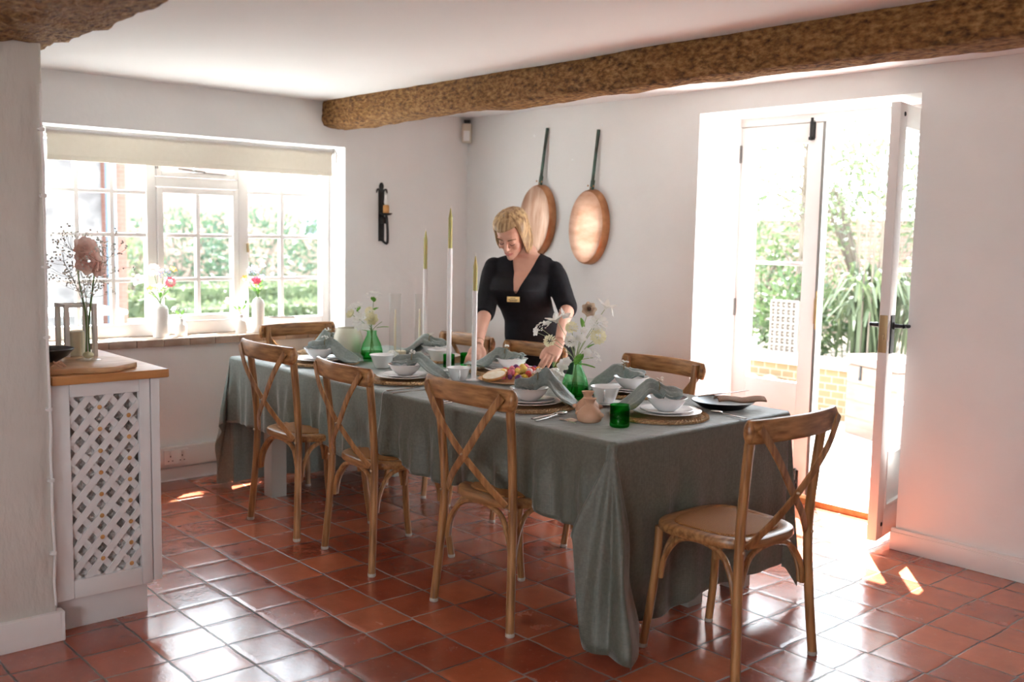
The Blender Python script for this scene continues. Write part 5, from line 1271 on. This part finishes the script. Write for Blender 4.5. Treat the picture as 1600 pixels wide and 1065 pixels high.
# face details
for s in (-1, 1):
    MB().tube(bez([hp(s*.016,.0885,-.004), hp(s*.024,.0935,-.0085), hp(s*.034,.0925,-.0095), hp(s*.046,.082,-.005)], 8), [.0012,.0018,.002,.002,.002,.002,.0018,.0015,.001], 6).build('eyelashes', M['lash'], woman)
    MB().tube(bez([hp(s*.013,.0965,.022), hp(s*.028,.0965,.029), hp(s*.042,.090,.029), hp(s*.055,.077,.022)], 8), [.002,.003,.0032,.003,.003,.0027,.0024,.002,.001], 6).build('eyebrow', M['brow'], woman)
lp = MB(); lp.tube(bez([hp(-.025,.091,-.070), hp(-.010,.1025,-.0665), hp(0,.1035,-.068), hp(.010,.1025,-.0665), hp(.025,.091,-.070)], 12), [.0015,.003,.004,.0045,.0045,.0042,.004,.0042,.0045,.0045,.004,.003,.0015], 8)
lp.tube(bez([hp(-.022,.091,-.0715), hp(0,.1015,-.0765), hp(.022,.091,-.0715)], 10), [.0015,.003,.004,.005,.0055,.0055,.0055,.005,.004,.003,.0015], 8)
lp.build('lips', M['lips'], woman)
# hair: a chin length bob swept from a side part
def hair_mb(inner=0.0):
    mb = MB(); na, nv = 120, 26
    def headrad(a, z):  # a: 0 = front
        T_ = [(-.119,.045,.070,.06),(-.066,.064,.080,.075),(-.035,.069,.086,.085),(-.005,.073,.088,.095),(.025,.076,.092,.102),(.055,.075,.088,.102),(.082,.067,.072,.090),(.103,.047,.047,.066),(.118,.016,.014,.022)]
        for i in range(len(T_)-1):
            if T_[i][0] <= z <= T_[i+1][0]:
                t = (z-T_[i][0])/(T_[i+1][0]-T_[i][0]); w_, f, b = (lerp(T_[i][k], T_[i+1][k], t) for k in (1,2,3)); break
        else:
            w_, f, b = T_[0][1:] if z < T_[0][0] else T_[-1][1:]
        y = math.cos(a)*(f if math.cos(a) > 0 else b); x = math.sin(a)*w_
        return V((x, y, 0))
    def fn(u, v):
        a = lerp(-PI, PI, u); ad = abs(math.degrees(a)); sd = 1 if a > 0 else -1
        # lower edge: fringe in front, jaw length at the sides and back
        front = .074 + .012*max(-1, min(1, a/.8))
        k = smooth01((ad-50)/16) if sd > 0 else smooth01((ad-62)/14)
        zb = lerp(front, -.112 + .010*smooth01((ad-120)/50), k) + .010*noise.noise(V((a*9, 3, 1)))*k
        zt = .128
        z = zt - (zt-zb)*(v**1.0) if False else zt - (zt-zb)*(1-math.cos(min(1,v)*PI/2))**.85
        zz = max(z, -.005); h = headrad(a, min(zz,.117))
        th = .012 + .006*k
        strand = .0035*noise.noise(V((a*15, z*4, 2))) + .0022*noise.noise(V((a*42, z*6, 7)))
        p = h + h.normalized()*(th + strand - inner)*min(1, (zt-z)/.02+.15) if h.length > 1e-6 else h
        p = p*smooth01(v/.10)
        if z < 0:
            q = -z/.115; p = p*(1.0 + .10*math.sin(q*PI*.8)*(.6+.4*k)) - p*(.10*q*q)
        return HM @ V((p.x, p.y-.002, z + (.004*math.sin(a*3))*v))
    mb.grid(na, nv, fn); return mb
hair_mb().build('hair', M['hair'], woman, angle=180, solid=.013, thick_off=-1)
# name badge pinned at the neckline
bd = V((1.530,-.926,1.112)); bm_ = Matrix(((LA.x,FA.x,0,bd.x),(LA.y,FA.y,0,bd.y),(0,0,1,bd.z),(0,0,0,1)))
b_ = MB(); b_.M = bm_; b_.box((-.035,-.004,-.015),(.035,.002,.015)); bdo = b_.build('name_badge', M['gold_badge'], woman, bevel=.002)
b_ = MB(); b_.M = bm_
for z, x0, x1 in ((.006,-.016,.012),(-.002,-.026,.024),(-.008,-.020,.020)): b_.box((x0,.0018,z-.0014),(x1,.0028,z+.0014))
b_.build('badge_text', M['ink'], bdo)
MB().tube([J['wrR'] + (V((.66,.75,0))*math.cos(t) + V((.5,-.44,.74))*math.sin(t))*.0295 + (J['elbR']-J['wrR']).normalized()*.03 for t in [2*PI*i/20 for i in range(21)]], .0013, 5, cap=False).build('bracelet', M['brass'], woman)

# ------------------------------------------------------------------ outside: garden, walls and buildings
M['paving'] = noisy('pale_paving', (0.36,0.35,0.33), (0.44,0.43,0.40), (1.5,1.5,1.5), 0.9)
M['lawn'] = noisy('pale_grass', (0.26,0.34,0.14), (0.36,0.44,0.20), (5,5,5), 0.9)
M['ext_stone'] = noisy('grey_rubble_stone', (0.075,0.068,0.068), (0.150,0.143,0.139), (3,3,5), 0.9, 0.6)
M['ext_brick'] = brick_mat('red_brick', (0.150,0.062,0.046), (0.165,0.075,0.056), (0.165,0.095,0.075), 5, 'YZ')
M['house_brick'] = brick_mat('pale_house_brick', (0.23,0.135,0.105), (0.25,0.15,0.12), (0.25,0.18,0.15), 5, 'YZ')
M['ext_brick2'] = brick_mat('soft_brick', (0.136,0.082,0.061), (0.156,0.102,0.075), (0.24,0.20,0.17), 5, 'XZ')
M['yellow_brick'] = brick_mat('yellow_brick', (0.184,0.122,0.058), (0.150,0.095,0.048), (0.24,0.20,0.15), 4, 'XZ')
M['slab'] = noisy('white_slab', (0.68,0.66,0.62), (0.78,0.76,0.72), (6,6,6), 0.8)
M['chest_wood'] = noisy('weathered_chest', (0.136,0.088,0.068), (0.177,0.122,0.095), (4,4,20), 0.8)
M['pipe'] = nmat('blue_grey_pipe', (0.09,0.13,0.17), 0.5)
M['dark_pane'] = nmat('dark_far_pane', (0.10,0.11,0.13), 0.2)
M['bark'] = noisy('pale_bark', (0.088,0.068,0.051), (0.136,0.109,0.082), (9,9,3), 0.9)
M['foliage_a'] = leafmat('garden_leaves', (0.037,0.065,0.024), (0.075,0.109,0.041), 0.35, (3,3,3))
M['foliage_b'] = leafmat('pale_garden_leaves', (0.061,0.085,0.037), (0.102,0.122,0.065), 0.4, (3,3,3))
M['foliage_c'] = leafmat('blue_green_leaves', (0.031,0.061,0.034), (0.058,0.095,0.054), 0.3, (3,3,3))
M['sandstone'] = noisy('yellow_sandstone', (0.177,0.143,0.068), (0.204,0.170,0.095), (7,7,7), 0.9)
M['clay'] = noisy('pale_clay', (0.177,0.143,0.122), (0.211,0.177,0.150), (9,9,9), 0.9)
struct(MB().grid(1, 1, lambda u, v: V((lerp(-40, 20, u), lerp(0.42, 30, v), -.08))).build('patio', M['paving'], smooth=False))
struct(MB().grid(1, 1, lambda u, v: V((lerp(-40, -0.25, u), lerp(-20, 0.42, v), -.081))).build('courtyard', M['paving'], smooth=False))
struct(MB().grid(1, 1, lambda u, v: V((lerp(-0.36, 30, u), lerp(-30, -7.2, v), -.081))).build('yard', M['paving'], smooth=False))
struct(MB().grid(1, 1, lambda u, v: V((lerp(7.6, 30, u), lerp(-7.2, 0.42, v), -.081))).build('side_yard', M['paving'], smooth=False))
def leaves(mb, c, rad, n, L_, rr, shell=.55, W_=.4):
    for i in range(n):
        d = V((rr.gauss(0,1), rr.gauss(0,1), rr.gauss(0,1))).normalized(); q = lerp(shell, 1, rr.random()**.6)
        lump = 1+.22*noise.noise(d*2.2+V(c)*1.3)
        p = V((c[0]+d.x*rad[0]*q*lump, c[1]+d.y*rad[1]*q*lump, c[2]+d.z*rad[2]*q*lump))
        o = (d + V((rr.gauss(0,.7), rr.gauss(0,.7), rr.gauss(0,.7)))).normalized(); s = o.cross(V((rr.gauss(0,1), rr.gauss(0,1), rr.gauss(0,1)))).normalized()
        l = L_*rr.uniform(.6,1.2); mb.add([p, p+o*l*.5+s*l*W_*.5, p+o*l, p+o*l*.5-s*l*W_*.5], [(0,1,2,3)])
def shrub(name, loc, rad, n, L_, mat, label, seed, cat='shrub', stems=5, group=None, W_=.4):
    rr = random.Random(seed); e = empty(name, label, cat, loc, 0, group); mb = MB()
    leaves(mb, (0,0,rad[2]*1.02), rad, n, L_, rr, .5, W_)
    mb.build('foliage', M[mat], e, smooth=False)
    st = MB()
    for i in range(stems):
        a = rr.uniform(0,6); st.tube(bez([(rr.uniform(-.05,.05)*rad[0], rr.uniform(-.05,.05)*rad[1], 0), (rad[0]*.3*math.cos(a), rad[1]*.3*math.sin(a), rad[2]*.8), (rad[0]*.6*math.cos(a), rad[1]*.6*math.sin(a), rad[2]*1.5)], 6), .012+.01*rad[2], 5)
    st.build('stem', M['bark'], e)
    return e
# --- beyond the door
g0 = -.08
pw = empty('retaining_wall', 'low yellow brick retaining wall with a pale coping beyond the door', 'wall', (0.6, 3.55, g0))
MB().box((-3.2,-.30,0),(3.4,.0,.44)).build('brickwork', M['yellow_brick'], pw, smooth=False); MB().box((-3.25,-.34,.44),(3.45,.03,.50)).build('coping', M['slab'], pw, bevel=.01)
struct(MB().box((-2.8, 3.56, g0), (4.2, 6.6, .30)).build('raised_bed', M['bark'], smooth=False))
ct = empty('garden_chest', 'weathered wooden chest standing on the patio outside the open door', 'chest', (1.363, 2.82, g0), math.radians(-24))
MB().box((0,0,0),(.62,.42,.56)).build('chest_body', M['chest_wood'], ct, bevel=.008); MB().box((-.015,-.015,.565),(.635,.435,.64)).build('chest_lid', M['chest_wood'], ct, bevel=.012)
MB().box((.17,-.012,.45),(.19,-.001,.56)).ball((.18,-.014,.46),(.010,.008,.014),8,6).build('hasp', M['iron'], ct)
for z in (.14,.28,.42): MB().box((.0,-.004,z-.004),(.62,.0,z+.004)).build('plank_line', M['bark'], ct)
scn = empty('clay_screen', 'pale pierced clay screen block standing on the coping outside, left glass of the door', 'screen', (0.36, 3.42, .43))
sm_ = MB(); sm_.box((-.14,-.02,0),(-.125,.03,.48)); sm_.box((.125,-.02,0),(.14,.03,.48))
for i in range(8): sm_.box((-.125,-.02,i*.0665),(.125,.03,i*.0665+.016))
for i in range(1,5): sm_.box((-.14+i*.056-.009,-.02,0),(-.14+i*.056+.009,.03,.48))
for i in range(7):
    for j in range(5): sm_.ball((-.112+j*.056,.005,.041+i*.0665),(.016,.02,.014),8,5)
sm_.build('pierced_block', M['clay'], scn, bevel=.003)
for i, (x, z, r_) in enumerate(((0.50,.05,.10),(0.72,.05,.09),(0.28,.05,.09),(.40,.20,.085),(.60,.21,.09))):
    e = MB().lathe([(.001,-.2),(r_*.96,-.2),(r_,-.18),(r_,.18),(r_*.96,.2),(.001,.2)], 18, (0,0,0), (0.3,-1,0)).build('cut_log', M['sandstone'], loc=(x-.1, 2.95, z+g0+.04))
    tag(e, ('largest cut log, low in the heap','cut log at the right of the heap','cut log at the left of the heap','upper left cut log of the heap','upper right cut log of the heap')[i] + ' by the retaining wall', 'log', 'cut logs outside the door')
o = MB().box((-.22,-.18,0),(.22,.18,.10)).build('stone_slab', M['slab'], loc=(0.42,3.40,.43-.02), bevel=.015); o.location = (-.25,3.40,.425); tag(o, 'white stone slab lying on the coping left of the clay screen', 'stone')
tn = empty('garden_tree', 'slender pale tree rising in the garden beyond the fixed door leaf', 'tree', (-0.25, 4.6, .28)); rr = random.Random(5)
tk = MB(); tk.tube(bez([(0,0,0),(.03,0,.8),(-.02,.05,1.6),(.05,0,2.6),(0,0,3.6)],14), [.07,.066,.062,.058,.055,.052,.048,.045,.042,.038,.034,.03,.026,.02,.014], 8); br_ = MB(); lv = MB()
for i in range(34):
    z = rr.uniform(.7,3.3); a = rr.uniform(0,6.28); l = rr.uniform(.5,1.3); t_ = V((math.cos(a)*l, math.sin(a)*l, rr.uniform(.1,.7)))
    p = bez([V((0,0,z)), V((0,0,z))+t_*.5+V((0,0,.1)), V((0,0,z))+t_], 6); br_.tube(p, [.014,.012,.010,.008,.006,.005,.003], 5)
    leaves(lv, tuple(p[-1]), (.32,.32,.25), 42, .075, rr, .1, .45); leaves(lv, tuple(p[-3]), (.25,.25,.2), 20, .07, rr, .1, .45)
tk.build('trunk', M['bark'], tn); br_.build('branches', M['bark'], tn); lv.build('foliage', M['foliage_b'], tn, smooth=False)
def reeds(loc, n, h, seed, label):
    rr = random.Random(seed); e = empty('bamboo_clump', label, 'plant', loc); mb = MB(); cn = MB()
    for i in range(n):
        a = rr.uniform(0,6.28); l = rr.uniform(.25,.75)*h*.6; b = V((rr.gauss(0,.10), rr.gauss(0,.10), 0)); hh_ = h*rr.uniform(.5,1)
        p = bez([b, b+V((math.cos(a)*l*.25, math.sin(a)*l*.25, hh_*.75)), b+V((math.cos(a)*l*.7, math.sin(a)*l*.7, hh_)), b+V((math.cos(a)*l*1.1, math.sin(a)*l*1.1, hh_*.75))], 8)
        s = V((-math.sin(a), math.cos(a), 0))
        for k in range(8):
            w0, w1 = .020*math.sin(PI*(.1+.9*k/9)), .020*math.sin(PI*(.1+.9*(k+1)/9)); mb.add([p[k]-s*w0, p[k]+s*w0, p[k+1]+s*w1, p[k+1]-s*w1], [(0,1,2,3)])
    for i in range(10):
        b = V((rr.gauss(0,.12), rr.gauss(0,.12), 0)); cn.tube([b, b+V((rr.gauss(0,.1), rr.gauss(0,.1), h*1.5))], .008, 5)
    mb.build('blades', M['foliage_b'], e, smooth=False); cn.build('canes', M['bark'], e)
reeds((0.95,3.95,.28), 130, 1.05, 3, 'arching strap leaved plant seen in the gap of the open door'); reeds((1.75,4.1,.28), 110, 1.0, 4, 'arching strap leaved plant behind the garden chest'); reeds((1.35,4.9,.28), 120, 1.5, 9, 'taller canes behind the strap leaved plants, in the open door')
shrub('leafy_shrub', (.15,4.05,.28), (.50,.35,.42), 1500, .085, 'foliage_a', 'green leafy shrub behind the clay screen, through the lower door glass', 1)
shrub('leafy_shrub', (-.9,4.6,.28), (.7,.5,.62), 1500, .09, 'foliage_a', 'green leafy shrub left of the slender tree', 2)
shrub('leafy_shrub', (-.05,5.8,.28), (1.2,.6,1.15), 2600, .11, 'foliage_b', 'big pale shrub behind the slender tree', 3)
shrub('leafy_shrub', (1.6,6.1,.28), (1.1,.6,1.0), 2200, .11, 'foliage_b', 'big pale shrub seen high in the open door gap', 4)
shrub('leafy_shrub', (2.75,4.0,.28), (.6,.4,.5), 1500, .09, 'foliage_a', 'green shrub seen through the glass of the open leaf', 5)
shrub('leafy_shrub', (-2.6,6.0,.28), (1.3,.7,1.3), 1900, .11, 'foliage_b', 'pale shrub furthest left beyond the door', 6)
gw = MB().box((-9,8.2,g0),(6,8.5,1.75)).build('garden_wall', M['ext_brick2'], smooth=False); tag(gw, 'soft pink brick garden wall far beyond the door', 'wall')
# --- beyond the window
sb_ = empty('stone_building', 'grey stone outbuilding close outside the left panes of the window', 'building', (-6.2, -2.6, g0))
MB().box((-3,-6,0),(0,2.20,5)).build('wall', M['ext_stone'], sb_, smooth=False)
wd_ = MB(); fr(wd_, -.75, .15, .9, 1.75, .07, 0, .04); wd_.box((0,-.34,.95),(.03,-.30,1.7)); wo = wd_.build('window', M['white_paint'], sb_); MB().box((-.01,-.7,.95),(.012,.1,1.7)).build('pane', M['dark_pane'], wo)
MB().box((0,-.85,1.75),(.03,.25,1.90)).build('lintel', M['ext_brick'], sb_)
MB().tube([(.08,2.28,0),(.08,2.28,5)], .06, 12).build('drainpipe', M['pipe'], sb_)
MB().box((-2.6,2.20,0),(-.05,2.50,5)).build('brick_pier', M['ext_brick'], sb_, smooth=False)
hb = empty('brick_house', 'red brick house across the garden seen through the right panes', 'building', (-19, 6, g0))
MB().box((-4,-5,0),(0,9,6)).build('wall', M['house_brick'], hb, smooth=False)
for y in (-2.9, 3.42):
    wd_ = MB(); fr(wd_, y, y+1.05, 1.35, 2.45, .09, 0, .06); wo = wd_.build('window', M['white_paint'], hb); MB().box((-.02,y+.05,1.4),(.02,y+1.0,2.4)).build('pane', M['dark_pane'], wo)
    gb = MB(); gb.box((.0,y+.50,1.4),(.05,y+.55,2.4)); gb.box((.0,y+.05,1.85),(.05,y+1.0,1.9)); gb.build('glazing_bars', M['white_paint'], wo)
def hedge(loc, sx_, sy_, h, n, label, seed, mat='foliage_a'):
    e = empty('box_hedge', label, 'hedge', loc, 0, None); rr = random.Random(seed); mb = MB()
    for i in range(n):
        f_ = rr.randrange(3); p = V((rr.uniform(-sx_,sx_), rr.uniform(-sy_,sy_), rr.uniform(.02,h)))
        if f_ == 0: p.z = h
        elif f_ == 1: p.x = sx_
        p += V((rr.gauss(0,.03), rr.gauss(0,.03), rr.gauss(0,.03))); o = V((rr.gauss(0,1), rr.gauss(0,1), rr.gauss(.4,1))).normalized(); s = o.cross(V((rr.gauss(0,1), rr.gauss(0,1), rr.gauss(0,1)))).normalized(); l = .09*rr.uniform(.6,1.3)
        mb.add([p, p+o*l*.5+s*l*.3, p+o*l, p+o*l*.5-s*l*.3], [(0,1,2,3)])
    mb.build('foliage', M[mat], e, smooth=False)
    MB().box((-sx_*.93,-sy_*.98,0),(sx_*.93,sy_*.98,h*.95)).build('core', M['foliage_a'], e, smooth=False)
hedge((-9.6,3.6,g0), .3, 1.55, .30, 1900, 'nearer clipped low hedge across the garden outside the window', 1, 'foliage_b'); hedge((-13.5,5.4,g0), .3, 2.6, .40, 2200, 'further clipped low hedge across the garden outside the window', 2, 'foliage_b'); hedge((-8.6,.95,g0), .3, .5, .55, 700, 'short clipped hedge by the corner of the stone building', 3, 'foliage_b')
shrub('garden_bush', (-15.0,4.3,g0), (1.0,1.0,.95), 1500, .16, 'foliage_c', 'dark green bush left of centre across the garden, behind the middle panes', 11)
shrub('garden_bush', (-15.4,6.2,g0), (1.0,1.15,1.0), 1500, .16, 'foliage_c', 'dark green bush in the middle panes, right of the other', 12)
shrub('garden_bush', (-15.6,8.4,g0), (1.0,1.1,.95), 1500, .16, 'foliage_c', 'dark green bush behind the right panes', 13)
shrub('garden_bush', (-14.0,2.8,g0), (.8,.6,.7), 1100, .14, 'foliage_b', 'pale green bush beside the brick corner across the garden', 14)
shrub('garden_bush', (-16.0,10.6,g0), (1.0,1.1,1.0), 1200, .16, 'foliage_c', 'dark green bush furthest right across the garden', 15)
o = MB().box((-.25,-.28,0),(.25,.28,.36)).build('sandstone_trough', M['sandstone'], loc=(-7.2,.25,g0), bevel=.02); tag(o, 'yellow sandstone trough on the paving outside the left panes', 'trough')
gt = empty('garden_table', 'white garden table in the courtyard outside the left panes', 'table', (-5.0,-1.35,g0))
MB().box((-.35,-.75,.66),(.35,.65,.70)).build('table_top', M['slab'], gt, bevel=.01)
for x in (-.3,.3):
    for y in (-.68,.58): MB().box((x-.03,y-.03,0),(x+.03,y+.03,.66)).build('leg', M['slab'], gt)
